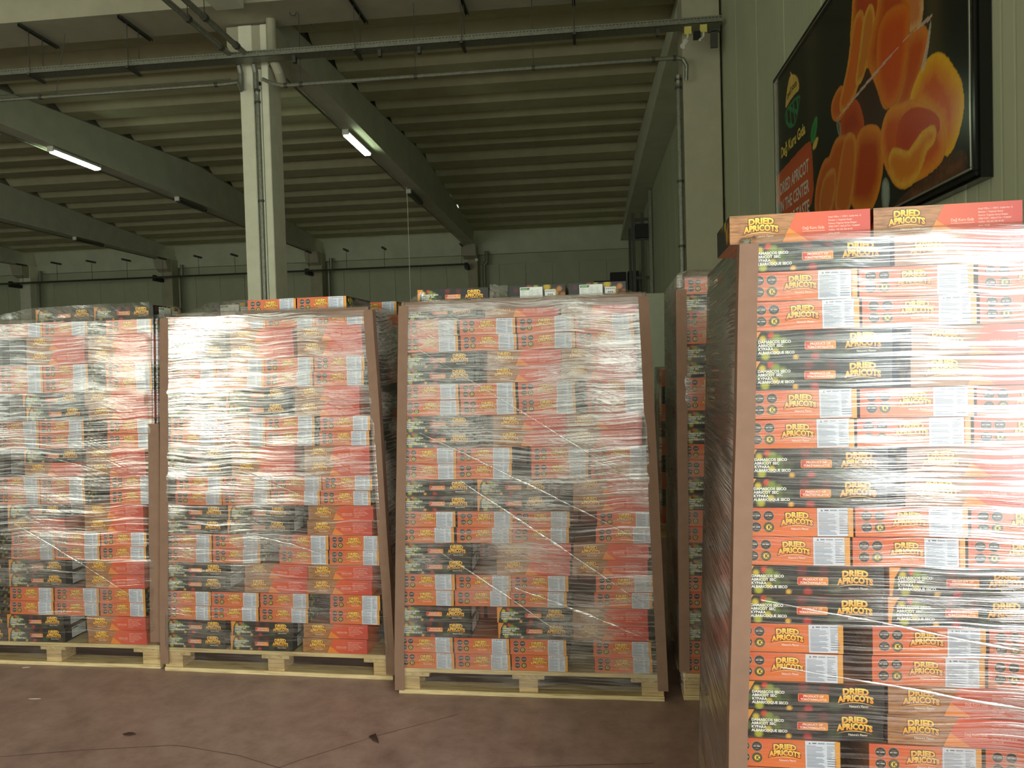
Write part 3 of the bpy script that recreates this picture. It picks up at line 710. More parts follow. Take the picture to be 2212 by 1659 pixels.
def wrap(load, label, mat, ztop_, W=1.2, D=.8, rings=None, zb=.045, tops=None, amp=.004, folds=()):
    """film skin: closed band round the load, drawn in over the top; UV = (perimeter, height) in metres"""
    # perimeter samples
    P = []
    def seg(a, b, n):
        for i in range(n): t = i/n; P.append((a[0]+(b[0]-a[0])*t, a[1]+(b[1]-a[1])*t))
    r = .012
    seg((r, 0), (W-r, 0), 110)
    seg((W-r, 0), (W, r), 3); seg((W, r), (W, D-r), 60); seg((W, D-r), (W-r, D), 3); seg((W-r, D), (r, D), 50); seg((r, D), (0, D-r), 3); seg((0, D-r), (0, r), 60); seg((0, r), (r, 0), 3)
    n = len(P); zs = [(z, 0.0) for z in np.linspace(zb, ztop_, 96)]
    tp = tops or [(.004, .006), (.005, .012), (.003, .020)]
    zs += [(ztop_+a_, b_) for a_, b_ in tp]
    V, Fc, UV = [], [], []
    peri = [0]
    for i in range(1, n+1): peri.append(peri[-1]+math.dist(P[i % n], P[i-1]))
    cx, cy = W/2, D/2
    for (z, ins) in zs:
        for i in range(n):
            x, y = P[i]
            sx = 1-ins/(W/2); sy = 1-ins/(D/2)
            xx = cx+(x-cx)*sx; yy = cy+(y-cy)*sy
            side = x/W
            off = load['lean'](min(z, ztop_), side)
            nx = (1 if x > W-.001 else -1 if x < .001 else 0); ny = (1 if y > D-.001 else -1 if y < .001 else 0)
            q = Vector((peri[i]*1.3, z*2.6, load['seed'])); b = noise.noise(q)*1.0+noise.noise(Vector((peri[i]*2.5, z*16, load['seed']+5)))*.45
            edge = min(1, min(x, W-x)/.06) if ny else min(1, min(y, D-y)/.06)
            ps = .009+max(-.35, b)*amp*edge*1.4
            zz = z
            if ins > 0: zz += noise.noise(Vector((peri[i]*3, ins*9, load['seed']+2)))*.012*min(1, ins/.05); 
            V.append((xx+off+nx*ps, yy+ny*ps, zz))
    for k in range(len(zs)-1):
        for i in range(n):
            j = (i+1) % n; Fc.append((k*n+i, k*n+j, (k+1)*n+j, (k+1)*n+i))
            z0, z1 = zs[k][0]+zs[k][1], zs[k+1][0]+zs[k+1][1]
            UV += [(peri[i], z0), (peri[i+1], z0), (peri[i+1], z1), (peri[i], z1)]
    me = bpy.data.meshes.new('stretch_wrap'); me.from_pydata(V, [], Fc)
    u = me.uv_layers.new(name='uv'); u.data.foreach_set('uv', np.array(UV, dtype='f').ravel())
    me.materials.append(mat); me.update(); me.shade_smooth()
    o = put('stretch_wrap', me, None, label=label, category='stretch wrap', group='clear film wrapped round the loads'); o.matrix_world = load['M']
    for (xa, za, xb, zb_, wd) in folds:
        mb = MB(); N = 40
        for k in range(N+1):
            s = k/N; x = xa+(xb-xa)*s; z = za+(zb_-za)*s+.006*math.sin(s*3.1)+.004*noise.noise(Vector((s*6, za, 1)))
            ww = wd*(.35+.65*math.sin(math.pi*min(.97, max(.03, s))))*(.8+.5*noise.noise(Vector((s*9, zb_, 4))))
            yv = -.016-.003*noise.noise(Vector((x*1.3, z*3, 0))); l = load['lean'](z, x/W)
            mb.v += [(x+l, yv, z-ww/2), (x+l, yv-.002, z), (x+l, yv, z+ww/2)]
        for k in range(N):
            for j in (0, 1): a_ = k*3+j; mb.f.append((a_, a_+3, a_+4, a_+1)); mb.mi.append(0)
        me2 = bpy.data.meshes.new('film_fold'); me2.from_pydata(mb.v, [], mb.f)
        u2 = me2.uv_layers.new(name='uv'); co = [me2.vertices[l.vertex_index].co for l in me2.loops]
        u2.data.foreach_set('uv', np.array([(c.x, c.z) for c in co], dtype='f').ravel())
        me2.materials.append(M['film_fold']); me2.update(); me2.shade_smooth(); put('film_fold', me2, o)
    return o

def flap(load, parent, top, bot, y0=.03, y1=.10):
    n = 26; m = 7; V, Fc, UV = [], [], []
    def at(pts, s):
        u = s*(len(pts)-1); i = min(int(u), len(pts)-2); a_, b_ = pts[i], pts[i+1]; f = u-i
        return a_[0]+(b_[0]-a_[0])*f, a_[1]+(b_[1]-a_[1])*f
    for k in range(n+1):
        s = k/n; tx, tz = at(top, s); bx, bz = at(bot, s)
        for j in range(m+1):
            q = j/m; x = bx+(tx-bx)*q; z = bz+(tz-bz)*q; y = y0+(y1-y0)*q+.008*noise.noise(Vector((x*22, z*22, load['seed'])))
            V.append((x+load['lean'](1.78, x/1.2), y, z+.004*noise.noise(Vector((x*30, 3, q*4))))); UV.append((x, z))
    for k in range(n):
        for j in range(m): a_ = k*(m+1)+j; Fc.append((a_, a_+m+1, a_+m+2, a_+1))
    me = bpy.data.meshes.new('film_flap'); me.from_pydata(V, [], Fc); u = me.uv_layers.new(name='uv')
    u.data.foreach_set('uv', np.array([(UV[l.vertex_index][0], UV[l.vertex_index][1]) for l in me.loops], dtype='f').ravel())
    me.materials.append(M['film_flap']); me.update(); me.shade_smooth(); put('film_flap', me, parent)
# ------------------------------------------------------------------ loads
def make_load(name, group, corner, yaw, lean0, lean1, seed, H=.0721):
    # lean0/lean1: sideways shift of the left/right edge at z=1.78
    L = dict(name=name, group=group, seed=seed, H=H)
    L['M'] = Matrix.Translation((corner[0], corner[1], 0)) @ Matrix.Rotation(yaw, 4, 'Z')
    L['lean'] = lambda z, s: (lean0*(1-s)+lean1*s)*max(0, (z-.12))/1.66
    return L
def rows(load, spec, first=0, x_from=-9, x_to=9, nb=4):
    """spec: rows from the bottom; each (x0, tokens); token = face letter or gap"""
    for r, (x0, toks) in enumerate(spec):
        z = .121+r*load['H']; x = x0; pos = 0; rn = ordn[r]+' row up'
        dx = load['lean'](z, 0)+.006
        rowj = random.uniform(-.004, .004)
        for tkn in toks:
            if isinstance(tkn, (int, float)): x += tkn; continue
            wx = CL if tkn in 'AB' else CW
            if x+wx > x_from and x < x_to:
                if r < first: rest_carton(load, tkn, x+dx, .0, z)
                else: carton(load, tkn, x+dx+rowj, .0, z, rn, posn[pos])
                pos += 1
            x += wx+.002
        # cartons behind, one mass
        long_row = toks[0] in ('A', 'B')
        if long_row:
            for k, yy in enumerate((.262, .520)):
                for i in range(nb-1): rest_carton(load, 'ABA'[i] if k else 'BBA'[i], x0+.02+i*.345+dx, yy, z)
        else:
            for i in range(nb): rest_carton(load, 'C', x0+.01+i*.265+dx, .42, z)
def pairs(*ps):
    out = []
    for p in ps: out += [p, p]
    return out

G = 'apricot cartons stacked on the pallets'
# third load from the left (centre of the photo)
P3 = make_load('centre load', G, (-.9115, 3.286), R(-1.42), .075, -.045, 3)
g = .0
spec3 = pairs((.0, ['C', .005, 'C', .003, 'C', .118, 'C']), (.0, ['A', .125, 'A', .01, 'B']), (.0, ['C', .004, 'C', .002, 'C', .12, 'C']),
              (.0, ['A', .12, 'B', .01, 'B']), (.0, ['C', .01, 'C', .0, 'C', .118, 'C']), (.0, ['A', .02, 'A', .10, 'B']),
              (.0, ['C', .0, 'C', .085, 'C', .01, 'C']), (.0, ['A', .085, 'B', .0, 'B']), (.01, ['C', .005, 'C', .01, 'C', .05, 'C']),
              (.0, ['A', .06, 'B', .0, 'B']), (.0, ['C', .01, 'C', .005, 'C', .002, 'C'])) + [(.0, ['A', .04, 'B', .01, 'B'])]
rows(P3, spec3)
def top_row(load, items, z, y=.02):
    for i, (k, x, yy) in enumerate(items): carton(load, k, x+load['lean'](1.78, .4), y+yy, z, 'loose on top', posn[i])
top_row(P3, [('A', .105, .03), ('D', .53, .03), ('D', .797, .02)], .121+23*.0721)
pallet(P3, 'pale pine pallet under the centre load, nearest of the row')
corner_board(P3, (-.016, -.010), 0, .02, 1.775, 0, 'brown corner board up the left edge of the centre load')
corner_board(P3, (1.216, -.010), 0, .05, 1.775, 0, 'brown corner board up the right edge of the centre load', flip=-1)
top_board(P3, .075+.0, 1.155, 1.790, 'long brown board along the top front edge of the centre load')
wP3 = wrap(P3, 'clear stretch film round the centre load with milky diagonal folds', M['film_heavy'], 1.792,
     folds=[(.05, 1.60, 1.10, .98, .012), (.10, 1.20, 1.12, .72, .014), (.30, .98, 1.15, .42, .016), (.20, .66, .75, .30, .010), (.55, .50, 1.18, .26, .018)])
# second load
P2 = make_load('second load from left', G, (-2.1747, 3.4897), R(-3.1), .075, -.055, 11)
spec2 = pairs((-.0, ['A', .03, 'A', .05, 'B']), (.0, ['C', .002, 'C', .005, 'C', .11, 'C']), (.0, ['A', .10, 'B', .0, 'B']),
              (-.0, ['C', .004, 'C', .10, 'C', .004, 'C']), (.0, ['A', .01, 'A', .09, 'B']), (.06, ['C', .0, 'C', .004, 'C', .004, 'C']),
              (-.0, ['A', .03, 'B', .05, 'B']), (.03, ['C', .0, 'C', .0, 'C', .025, 'C']), (.0, ['A', .0, 'A', .03, 'B']),
              (.02, ['C', .0, 'C', .0, 'C', .004, 'C']), (.0, ['A', .02, 'B', .02, 'B'])) + [(.03, ['C', .0, 'C', .0, 'C', .0, 'C'])]
rows(P2, spec2)
top_row(P2, [('D', .225, .12), ('C', .478, .02), ('C', .742, .01), ('C', .86, .42)], .121+23*.0721)
pallet(P2, 'pine pallet under the second load from the left, with knotty end block')
corner_board(P2, (-.016, -.010), 0, .04, 1.775, 0, 'brown corner board up the left edge of the second load')
corner_board(P2, (1.216, -.010), 0, .03, 1.775, 0, 'brown corner board up the right edge of the second load', flip=-1)
top_board(P2, .46, 1.14, 1.790, 'short brown board along the top front edge of the second load')
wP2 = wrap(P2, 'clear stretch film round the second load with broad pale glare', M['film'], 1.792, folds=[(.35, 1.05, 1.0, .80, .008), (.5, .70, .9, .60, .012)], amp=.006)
# first load, cut by the picture edge
c1 = R(-1.9)
P1 = make_load('leftmost load', G, (-2.212-1.2*math.cos(c1), 3.512-1.2*math.sin(c1)), c1, .05, .055, 23)
spec1 = pairs((-.0, ['A', .002, 'A', .13, 'B', ]), (.04, ['C', .06, 'C', .004, 'C', .004, 'C']), (-.0, ['A', .02, 'A', .11, 'B']),
              (.03, ['C', .08, 'C', .0, 'C', .004, 'C']), (.0, ['A', .02, 'B', .11, 'B']), (.03, ['C', .0, 'C', .0, 'C', .14, 'C']),
              (.0, ['A', .12, 'B', .02, 'B']), (.03, ['C', .0, 'C', .0, 'C', .13, 'C']), (.0, ['A', .14, 'A', .02, 'B']),
              (.06, ['C', .0, 'C', .0, 'C', .10, 'C']), (.0, ['A', .14, 'B', .02, 'B'])) + [(.06, ['C', .0, 'C', .0, 'C', .10, 'C'])]
spec1[9] = (.0, ['A', .02, 'A', .11, 'B']); spec1[13] = (.0, ['A', .12, 'A', .02, 'B']); spec1[17] = (.0, ['A', .12, 'A', .02, 'B'])
rows(P1, spec1, x_from=.12)
top_row(P1, [('A', .50, .02), ('A', .84, .01)], .121+23*.0721)
pallet(P1, 'weathered pine pallet under the leftmost load')
corner_board(P1, (1.216, -.010), 0, .14, 1.25, 0, 'short brown corner board on the right edge of the leftmost load', flip=-1, leg=.06)
wP1 = wrap(P1, 'clear stretch film round the leftmost load, glaring at its right edge', M['film'], 1.792, folds=[(.4, .75, 1.1, .35, .012), (.55, 1.10, 1.0, .98, .008)], amp=.007)
# big near load on the right
P4 = make_load('nearest load at right', G, (.322, 1.87), R(-2.7), .065, .05, 31)
spec4 = pairs((-.01, ['C', .06, 'C', .005, 'C', .01, 'C']), (.0, ['A', .02, 'B', .02, 'B']),
              (-.01, ['C', .065, 'C', .008, 'C', .01, 'C']), (.01, ['A', .008, 'B', .01, 'B']), (-.005, ['C', .065, 'C', .006, 'C', .01, 'C']), (.005, ['A', .01, 'A', .01, 'B']),
              (.004, ['C', .003, 'C', .006, 'C', .06, 'C']), (.01, ['A', .04, 'B', .01, 'B']), (.004, ['C', .006, 'C', .005, 'C', .06, 'C']),
              (.01, ['A', .04, 'B', .01, 'B']), (.005, ['C', .004, 'C', .008, 'C', .06, 'C'])) + [(.0, ['A', .008, 'B', .01, 'B'])]
rows(P4, spec4, first=3, x_to=.82)
top_row(P4, [('B', -.03, .0), ('B', .305, .0)], .121+23*.0721)
pallet(P4, 'pallet under the nearest load at right, below the picture edge')
corner_board(P4, (-.018, -.012), 0, .02, 1.775, 0, 'wide brown corner board up the left edge of the nearest load')
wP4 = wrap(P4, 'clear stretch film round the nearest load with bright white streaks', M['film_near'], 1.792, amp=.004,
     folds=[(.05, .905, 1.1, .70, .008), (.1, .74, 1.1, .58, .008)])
flap(P3, wP3, [(.10, 1.845), (.10, 1.80)], [(.01, 1.79), (.10, 1.79)], .01, .04)
flap(P3, wP3, [(.44, 1.862), (.53, 1.85)], [(.44, 1.79), (.53, 1.79)], .01, .045)
flap(P3, wP3, [(1.06, 1.85), (1.08, 1.83), (1.19, 1.79)], [(1.06, 1.79), (1.19, 1.79)], .0, .08)
flap(P2, wP2, [(.02, 1.80), (.20, 1.855), (.47, 1.862)], [(.01, 1.788), (.47, 1.788)], .02, .12)
flap(P2, wP2, [(1.0, 1.86), (1.06, 1.845), (1.19, 1.80)], [(1.0, 1.788), (1.19, 1.788)], .02, .16)
flap(P1, wP1, [(.15, 1.795), (.48, 1.855), (.85, 1.862), (1.16, 1.862)], [(.15, 1.788), (1.16, 1.788)], .002, .012)
flap(P1, wP1, [(1.175, 1.86), (1.23, 1.84), (1.25, 1.81)], [(1.175, 1.788), (1.25, 1.788)], .02, .16)
# load behind, between centre and near ones
P5 = make_load('load in the gap', G, (.372, 3.275), R(-1.5), .02, .0, 41)
rows(P5, [(x0, tk[:1]) for x0, tk in spec3[:0]] + pairs(*[(.0, ['C']) if i % 2 == 0 else (.0, ['A']) for i in range(11)]) + [(.0, ['A']), (0.02, ['C'])], x_to=.2)
pallet(P5, 'pine pallet deep in the gap beside the centre load')
corner_board(P5, (-.016, -.010), 0, .13, 1.80, 0, 'brown corner board on the load in the dark gap')
wP5 = wrap(P5, 'clear crinkled stretch film on the load in the dark gap', M['film_heavy'], 1.865, tops=[(.01, .012), (.02, .05), (.025, .2)])
# farther small load
P6 = make_load('far low load', G, (.56, 6.3), R(-2), .03, .0, 51)
rows(P6, pairs(*[(.0, ['C', 'C']) if i % 2 == 0 else (.0, ['A']) for i in range(9)]), first=30, nb=3)
carton(P6, 'C', .10, .05, .121+18*.0721, 'loose on top', 'first'); carton(P6, 'C', .10, .05, .121+19*.0721, 'second loose on top', 'first')
pallet(P6, 'pallet under the far low load in the gap', W=.95)
wrap(P6, 'clear film round the low load far in the gap', M['film_heavy'], .13+18*.0721, W=.95)
# dark crates far back
t0 = (0.28, 24.0)
for i, (x, z, wx, h, lab) in enumerate(((.25, 0, 1.2, 3.75, 'tall dark shelving unit seen over the centre load'),)):
    t = thing('shelving_unit', lab, 'shelf', (t0[0], t0[1], 0))
    for dx in (0, 1.25):
        for dy in (0, .6):
            mb = MB(); mb.box(dx, dx+.05, dy, dy+.05, 0, 3.72); build('post', mb, M['dark_steel'], t)
    for zz in (.3, 1.4, 2.5, 3.66):
        mb = MB(); mb.box(0, 1.3, 0, .65, zz, zz+.06); build('shelf', mb, M['dark_steel'], t)
for x, wx, h, lab in ((.12, .52, .36, 'low black crate on the high dark shelf'), (.66, .50, .62, 'taller black crate in the middle of the high shelf'), (1.22, .34, .64, 'black crate at the wall end of the high shelf')):
    mb = MB(); mb.box(0, wx, 0, .5, 0, h); o = build('crate', mb, M['black'], None, .01, label=lab, category='crate', group='black crates on the high shelf')
    o.location = (t0[0]-.1+x-.12, t0[1]+.05, 3.722)
REST_O = build('carton_mass', REST, None, None, kind='stuff', label='remaining cartons stacked behind the front rows of every load', category='cartons')
print('cartons', COUNT[0])

# ------------------------------------------------------------------ poster
SH={'dark_in': [(1.95,0.86),(2.05,0.88),(2.24,0.74),(2.33,0.6),(2.49,0.52),(2.36,0.52),(2.28,0.43),(2.04,0.55),(1.98,0.68)],'topleft': [(1.93,1.6),(1.86,1.25),(1.82,1.14),(1.99,0.95),(2.24,0.84),(2.37,1.42)],'strip1': [(1.97,1.24),(1.9,1.23),(1.83,1.12),(1.78,1.01),(1.69,0.91),(1.61,0.84),(1.64,0.78),(1.81,0.79),(1.93,0.85),(2.0,1.01),(2.03,1.14),(2.01,1.21)],'blob': [(1.61,0.93),(1.49,0.9),(1.45,0.87),(1.47,0.8),(1.57,0.76),(1.67,0.77),(1.74,0.8),(1.71,0.87)],'mid9': [(1.65,0.75),(1.62,0.69),(1.64,0.6),(1.89,0.54),(2.0,0.56),(1.96,0.66),(1.88,0.75),(1.79,0.76)],'strip2': [(2.14,1.2),(2.08,1.19),(2.03,1.13),(2.0,1.05),(1.95,0.94),(1.9,0.86),(1.99,0.86),(2.05,0.91),(2.12,0.96),(2.17,1.05),(2.18,1.14)],'c4': [(2.8,0.78),(2.72,0.8),(2.62,0.8),(2.61,0.75),(2.56,0.61),(2.5,0.55),(2.49,0.52),(2.6,0.47),(2.7,0.53),(2.77,0.59),(2.83,0.68),(2.84,0.73)],'c4t': [(2.66,1.26),(2.63,0.88),(2.65,0.86),(2.74,0.84),(2.79,0.85),(2.78,1.19)],'c3': [(2.27,1.14),(2.21,1.08),(2.12,0.98),(2.1,0.91),(2.24,0.73),(2.31,0.6),(2.37,0.57),(2.5,0.56),(2.56,0.63),(2.61,0.76),(2.63,0.88),(2.64,0.97),(2.6,1.29),(2.32,1.45)],'c3b': [(2.63,0.97),(2.43,1.04),(2.31,1.04),(2.25,0.98),(2.24,0.77),(2.31,0.61),(2.4,0.56),(2.5,0.58),(2.56,0.65),(2.61,0.77),(2.63,0.91)],'c5': [(2.95,0.59),(2.87,0.6),(2.79,0.59),(2.71,0.54),(2.67,0.5),(2.66,0.45),(2.79,0.4),(2.96,0.26),(3.01,0.14),(3.06,0.14),(3.11,0.18),(3.16,0.27),(3.16,0.33),(3.14,0.4),(3.07,0.48),(3.03,0.53)],'c7': [(2.11,0.52),(2.0,0.54),(1.93,0.53),(1.88,0.47),(1.81,0.3),(1.78,0.15),(2.08,0.06),(2.2,0.13),(2.26,0.23),(2.28,0.34),(2.27,0.42),(2.21,0.48)],'c8': [(1.69,0.59),(1.54,0.62),(1.44,0.58),(1.38,0.53),(1.27,0.55),(1.15,0.48),(1.07,0.39),(1.05,0.22),(1.71,0.09),(1.79,0.27),(1.82,0.42),(1.8,0.53)],'c8b': [(1.78,0.58),(1.7,0.58),(1.64,0.51),(1.55,0.36),(1.48,0.18),(1.71,0.11),(1.81,0.26),(1.86,0.44),(1.86,0.53)],'c8c': [(1.43,0.45),(1.29,0.44),(1.2,0.38),(1.14,0.23),(1.36,0.17),(1.47,0.3),(1.49,0.42)],'c6': [(2.64,0.48),(2.53,0.49),(2.43,0.52),(2.34,0.51),(2.28,0.43),(2.3,0.32),(2.38,0.21),(2.48,0.12),(2.58,0.09),(2.7,0.1),(2.83,0.1),(2.97,0.12),(3.0,0.17),(2.96,0.28),(2.86,0.36),(2.75,0.43)],'c6c': [(2.65,0.43),(2.54,0.42),(2.49,0.35),(2.52,0.28),(2.58,0.23),(2.69,0.26),(2.78,0.28),(2.86,0.28),(2.95,0.26),(2.91,0.32),(2.78,0.39)],'c6b': [(2.9,0.27),(2.82,0.28),(2.76,0.27),(2.67,0.24),(2.61,0.22),(2.5,0.27),(2.42,0.3),(2.38,0.26),(2.43,0.16),(2.55,0.1),(2.7,0.1),(2.77,0.16),(2.82,0.22),(2.9,0.23)],'wood': [(2.39,-0.01),(2.85,0.06),(3.16,0.1),(3.2,0.0),(2.56,-0.05)],'glass': [(1.52,0.76),(2.24,0.82),(2.89,0.82),(2.9,0.8),(2.82,0.8),(2.65,0.83),(2.26,0.8),(1.57,0.76)],'glassr': [(2.89,0.8),(2.88,0.74),(2.85,0.65),(2.8,0.58),(2.77,0.6),(2.83,0.68),(2.87,0.77)],'glassl': [(1.52,0.75),(1.57,0.64),(1.62,0.62),(1.6,0.74)],'hl': [(2.29,0.17),(2.35,0.15),(2.35,0.03),(2.29,0.04)],'Lcap': [(0.53,1.44),(0.44,1.46),(0.36,1.4),(0.3,1.3),(0.29,1.24),(0.39,1.26),(0.57,1.27),(0.7,1.25),(0.69,1.32),(0.64,1.38)],'Lgl': [(0.28,1.22),(0.27,1.17),(0.32,1.1),(0.43,1.04),(0.56,1.03),(0.64,1.08),(0.69,1.16),(0.73,1.21),(0.57,1.24),(0.38,1.24)],'Lleaf': [(1.13,0.93),(1.04,0.91),(0.96,0.85),(0.97,0.77),(1.02,0.75),(1.09,0.78),(1.13,0.86)],'Lleaf2': [(1.13,0.77),(1.08,0.77),(1.0,0.74),(1.02,0.7),(1.09,0.7),(1.15,0.75)],'Lstem': [(0.47,1.48),(0.45,1.48),(0.49,1.42),(0.46,1.39),(0.49,1.37),(0.53,1.4)],'obox': [(0.91,0.81),(1.0,0.76),(1.03,0.22),(-0.0,0.42),(0.0,0.77),(0.04,0.78)]}
PW_, PH_, NU, NV = 3.26, 1.56, 520, 250
UU, VV = np.meshgrid(np.linspace(0, PW_, NU+1), np.linspace(0, PH_, NV+1))
def inside_dist(pts, grow=0):
    P_ = np.array(pts, float)
    if len(P_) > 3:      # round the outline (Chaikin)
        for _ in range(2):
            Q = np.roll(P_, -1, 0); P_ = np.stack([P_*.75+Q*.25, P_*.25+Q*.75], 1).reshape(-1, 2)
    ins = np.zeros(UU.shape, bool); dm = np.full(UU.shape, 9.)
    for k in range(len(P_)):
        (x0, y0), (x1, y1) = P_[k], P_[(k+1) % len(P_)]
        if y0 != y1:
            c = ((y0 > VV) != (y1 > VV)) & (UU < (x1-x0)*(VV-y0)/(y1-y0)+x0); ins ^= c
        L2 = (x1-x0)**2+(y1-y0)**2+1e-9
        t = np.clip(((UU-x0)*(x1-x0)+(VV-y0)*(y1-y0))/L2, 0, 1)
        dm = np.minimum(dm, np.hypot(UU-x0-t*(x1-x0), VV-y0-t*(y1-y0)))
    sd = np.where(ins, dm, -dm)+grow
    return sd > 0, np.maximum(sd, 0)
IMG = np.zeros(UU.shape+(3,)); IMG[:] = lin((24, 26, 22))
for cu, wd_, am in ((2.9, .10, .5), (1.0, .12, .22), (2.05, .25, .15)):
    IMG += (np.exp(-((UU-cu)/wd_)**2)*am)[..., None]*np.array(lin((92, 78, 44)))
rsn = np.random.RandomState(2)
def nz(k, s):
    g = rsn.rand(int(PH_*k)+3, int(PW_*k)+3); x = UU*k*.999; y = VV*k*.999; xi = x.astype(int); yi = y.astype(int); fx = x-xi; fy = y-yi
    fx = fx*fx*(3-2*fx); fy = fy*fy*(3-2*fy)
    return ((g[yi, xi]*(1-fx)+g[yi, xi+1]*fx)*(1-fy)+(g[yi+1, xi]*(1-fx)+g[yi+1, xi+1]*fx)*fy-.5)*s
NZ = nz(70, .5)+nz(25, .4)+nz(9, .4)
def paint(name, core, rim, w=.10, edge=1.0, tex=.25, alpha=1.0):
    global IMG
    ins, d = inside_dist(SH[name], 0 if name[0] in 'LNo' else .002 if name[0] == 'g' else .028); t = np.clip(d/w+NZ*tex, 0, 1)[..., None]
    c = np.array(lin(rim))*(1-t)+np.array(lin(core))*t
    dk = np.clip(d/.018, 0, 1)[..., None]*(1-edge)+edge
    IMG = np.where(ins[..., None], IMG*(1-alpha)+alpha*c*dk, IMG)
paint('wood', (120, 72, 44), (70, 44, 30), .12, tex=.9)
paint('dark_in', (62, 30, 20), (84, 40, 24), .08)
paint('topleft', (190, 70, 22), (236, 150, 30), .10)
paint('mid9', (176, 62, 20), (206, 86, 26), .10)
paint('blob', (206, 96, 28), (226, 132, 46), .06)
paint('strip1', (222, 110, 28), (236, 170, 60), .05, .8, .5)
paint('strip2', (214, 128, 40), (240, 190, 70), .045, .8, .5)
paint('c4t', (214, 130, 70), (236, 190, 130), .05, .8, .9)
paint('c4', (206, 84, 24), (226, 140, 50), .09, .85)
paint('c3', (196, 78, 18), (234, 140, 32), .12, .85)
paint('c3b', (216, 86, 20), (232, 128, 30), .09, .8)
paint('c5', (222, 96, 20), (250, 190, 28), .13, .9)
paint('c7', (190, 70, 20), (238, 146, 40), .11, .85)
paint('c8', (206, 98, 34), (232, 140, 56), .06, .7, .5)
paint('c8b', (214, 112, 40), (238, 160, 66), .05, .7, .6)
paint('c8c', (210, 112, 44), (236, 160, 76), .05, .7, .6)
paint('c6', (214, 90, 22), (244, 156, 44), .09, .8, .3)
paint('c6c', (196, 62, 18), (206, 74, 22), .09, .9)
paint('c6b', (222, 130, 34), (250, 190, 62), .06, .75, .6)
paint('glassr', (150, 120, 96), (212, 206, 186), .07, tex=.6, alpha=.7)
paint('glass', (196, 130, 96), (226, 206, 186), .03, tex=.5, alpha=.75)
paint('glassl', (110, 116, 88), (170, 176, 150), .03, alpha=.7)
paint('hl', (170, 182, 170), (120, 130, 120), .03, tex=.8, alpha=.8)
paint('Lcap', (226, 190, 92), (222, 186, 90), .05, tex=0)
paint('Lstem', (236, 206, 96), (236, 206, 96), tex=0)
ins, d = inside_dist(SH['Lgl']); g = (np.sin((UU-.47)*62+VV*14) > .55) | (np.sin((VV-1.1)*46+UU*22) > .62) | (d < .018)
IMG = np.where((ins & g)[..., None], np.array(lin((34, 128, 78))), IMG)
paint('Lleaf', (40, 130, 66), (58, 150, 72), .05, tex=.2); paint('Lleaf2', (226, 200, 90), (210, 180, 80), .03, tex=.2)
paint('obox', (210, 92, 48), (200, 84, 44), .1, tex=0)
t = thing('advertising_board', 'large framed board showing dried apricots in a glass, high on the right wall', 'sign', (1.645, 6.63, 2.28))
# board local x = along the wall towards the viewer, y = up (rotated into the wall plane)
bm_ = Matrix(((0, 0, -1, 0), (-1, 0, 0, 0), (0, 1, 0, 0), (0, 0, 0, 1)))
me = bpy.data.meshes.new('poster'); n1_ = NU+1
vv = np.stack([np.zeros(UU.size), -UU.ravel(), VV.ravel()], 1)
idx = (np.arange(NV)[:, None]*n1_+np.arange(NU)).ravel(); fs = np.stack([idx, idx+n1_, idx+n1_+1, idx+1], 1)
me.vertices.add(len(vv)); me.vertices.foreach_set('co', vv.ravel().astype('f'))
me.loops.add(fs.size); me.loops.foreach_set('vertex_index', fs.ravel().astype('i'))
me.polygons.add(len(fs)); me.polygons.foreach_set('loop_start', (np.arange(len(fs))*4).astype('i')); me.polygons.foreach_set('loop_total', np.full(len(fs), 4, 'i'))
me.update(calc_edges=True)
ca = me.color_attributes.new('Col', 'FLOAT_COLOR', 'POINT')
ca.data.foreach_set('color', np.concatenate([IMG.reshape(-1, 3), np.ones((UU.size, 1))], 1).astype('f').ravel())
me.materials.append(M['poster']); put('poster', me, t)
A = Art(); A.h = .0015
cy_, wt_ = lin((232, 204, 92)), lin((226, 222, 206))
def fit(txt, u0, u1, v, h, col, off=.003, warp=None):
    vtx, f = text_mesh(txt, h/.72, off, 'LEFT', 1); xs = [p[0] for p in vtx]; k = (u1-u0)/(max(xs)-min(xs)); m0 = min(xs)
    vtx = [((p[0]-m0)*k+u0, p[1]+v) for p in vtx]
    if warp: vtx = [warp(*p) for p in vtx]
    A.add(vtx, f, col)
fit('Dağ Kuru Gıda', .14, .84, .885, .085, cy_, .004)
fit('DAĞ FOOD', .36, .64, 1.295, .04, lin((40, 40, 24)), .001, lambda x, y: (x, y+.02*math.sin((x-.36)*9)))
fit('DRIED APRICOT', .09, .91, .585, .098, wt_)
fit('IN THE CENTER', .09, .91, .435, .098, wt_)
fit('OF TASTE', .36, .91, .285, .098, wt_)
A.xform(lambda p: (-p[2], -p[0], p[1]))
me = bpy.data.meshes.new('lettering'); me.from_pydata(A.v, [], A.f)
ca = me.color_attributes.new('Col', 'FLOAT_COLOR', 'POINT'); ca.data.foreach_set('color', np.array([(*c, 1) for c in A.c], dtype='f').ravel())
me.materials.append(M['poster']); put('lettering', me, t)
mb = MB(); mb.box(.002, .05, -PW_-.055, .05, -.055, PH_+.055); build('back_box', mb, M['gloss_black'], t)
def bar(name, y0, y1, z0, z1, x0, mat):
    mb = MB(); mb.box(x0, .01, y0, y1, z0, z1); build(name, mb, mat, t, .002)
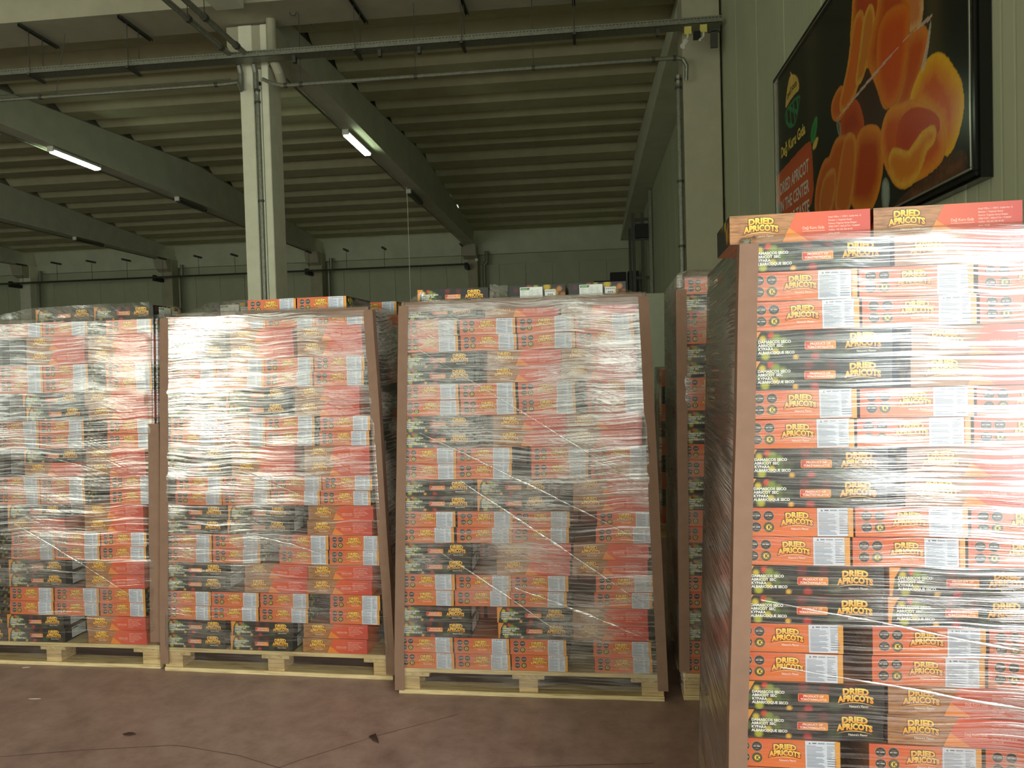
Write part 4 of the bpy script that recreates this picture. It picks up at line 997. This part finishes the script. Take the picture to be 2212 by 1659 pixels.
for x0, o, w_, m_, nm in ((-.012, .030, .022, 'gloss_black', 'frame_bar'), (-.016, .008, .012, 'chrome', 'trim_bar')):
    bar(nm, -PW_-o-w_+.008, .02+o+w_-.02, -o-w_+.008, -o+.008, x0, M[m_]); bar(nm, -PW_-o-w_+.008, o+w_, PH_+o-.008, PH_+o+w_-.008, x0, M[m_])
    bar(nm, -PW_-o-w_+.008, -PW_-o+.008, -o+.0082, PH_+o-.0082, x0, M[m_]); bar(nm, o-.008, o+w_-.008, -o+.0082, PH_+o-.0082, x0, M[m_])
# ------------------------------------------------------------------ litter and cracks on the floor
def flake(name, x, y, pts, h, mat, label, cat):
    mb = MB(); n = len(pts); mb.v = [(p[0], p[1], .001) for p in pts]+[(p[0]*.9, p[1]*.9, h) for p in pts]+[(0, 0, h*1.5)]
    for j in range(n):
        k = (j+1) % n; mb.f += [(j, k, n+k, n+j), (n+j, n+k, 2*n)]; mb.mi += [0, 0]
    mb.f.append(tuple(range(n-1, -1, -1))); mb.mi.append(0)
    o = build(name, mb, mat, None, label=label, category=cat, loc=(x, y, 0)); return o
flake('leaf', -1.95, 2.857, [(-.03,0),(-.012,.014),(.012,.012),(.032,.002),(.01,-.012),(-.014,-.01)], .004, M['debris'], 'small dry brown leaf on the floor in front of the second load', 'leaf')
flake('wood_chip', -.905, 2.868, [(-.028,.02),(-.006,.045),(.012,.01),(.03,-.03),(.0,-.012)], .006, M['debris'], 'dark wood splinter on the floor before the centre load', 'chip')
flake('paper_scrap', -2.94, 3.50, [(-.02,-.004),(.018,.006),(.02,.0),(-.016,-.01)], .003, M['paper'], 'pale paper scrap on the floor just before the leftmost pallet', 'scrap')
flake('paper_scrap', -2.615, 3.156, [(-.03,-.004),(.0,.005),(.03,.002),(.01,-.006)], .003, M['paper'], 'thin pale scrap on the floor farther out, left part', 'scrap')
mk = simple('tyre_mark', (118, 92, 85), .6, var=.1)
floor_o = bpy.data.objects['floor']
for pts in ([(-2.5,2.63),(-2.1,2.72),(-1.7,2.785),(-1.4,2.72),(-1.15,2.62),(-.9,2.6),(-.5,2.6)], [(-.6,3.1),(-.9,2.9),(-1.15,2.7),(-1.3,2.55)], [(-1.1,2.55),(-.6,2.66),(-.1,2.72),(.2,2.75)]):
    mb = MB(); N = 40; P_ = [Vector((*p, 0)) for p in pts]
    for k in range(N+1):
        u = k/N*(len(P_)-1); i = min(int(u), len(P_)-2); f = u-i; f = f*f*(3-2*f); p = P_[i].lerp(P_[i+1], u-i)
        wv_ = .0022*(1+.8*noise.noise(Vector((u*4, 0, 0)))); mb.v += [(p.x, p.y-wv_, .0007), (p.x, p.y+wv_, .0007)]
    for k in range(N): mb.f.append((2*k, 2*k+2, 2*k+3, 2*k+1)); mb.mi.append(0)
    put('tyre_mark', mb.mesh('tyre_mark', mk), floor_o)
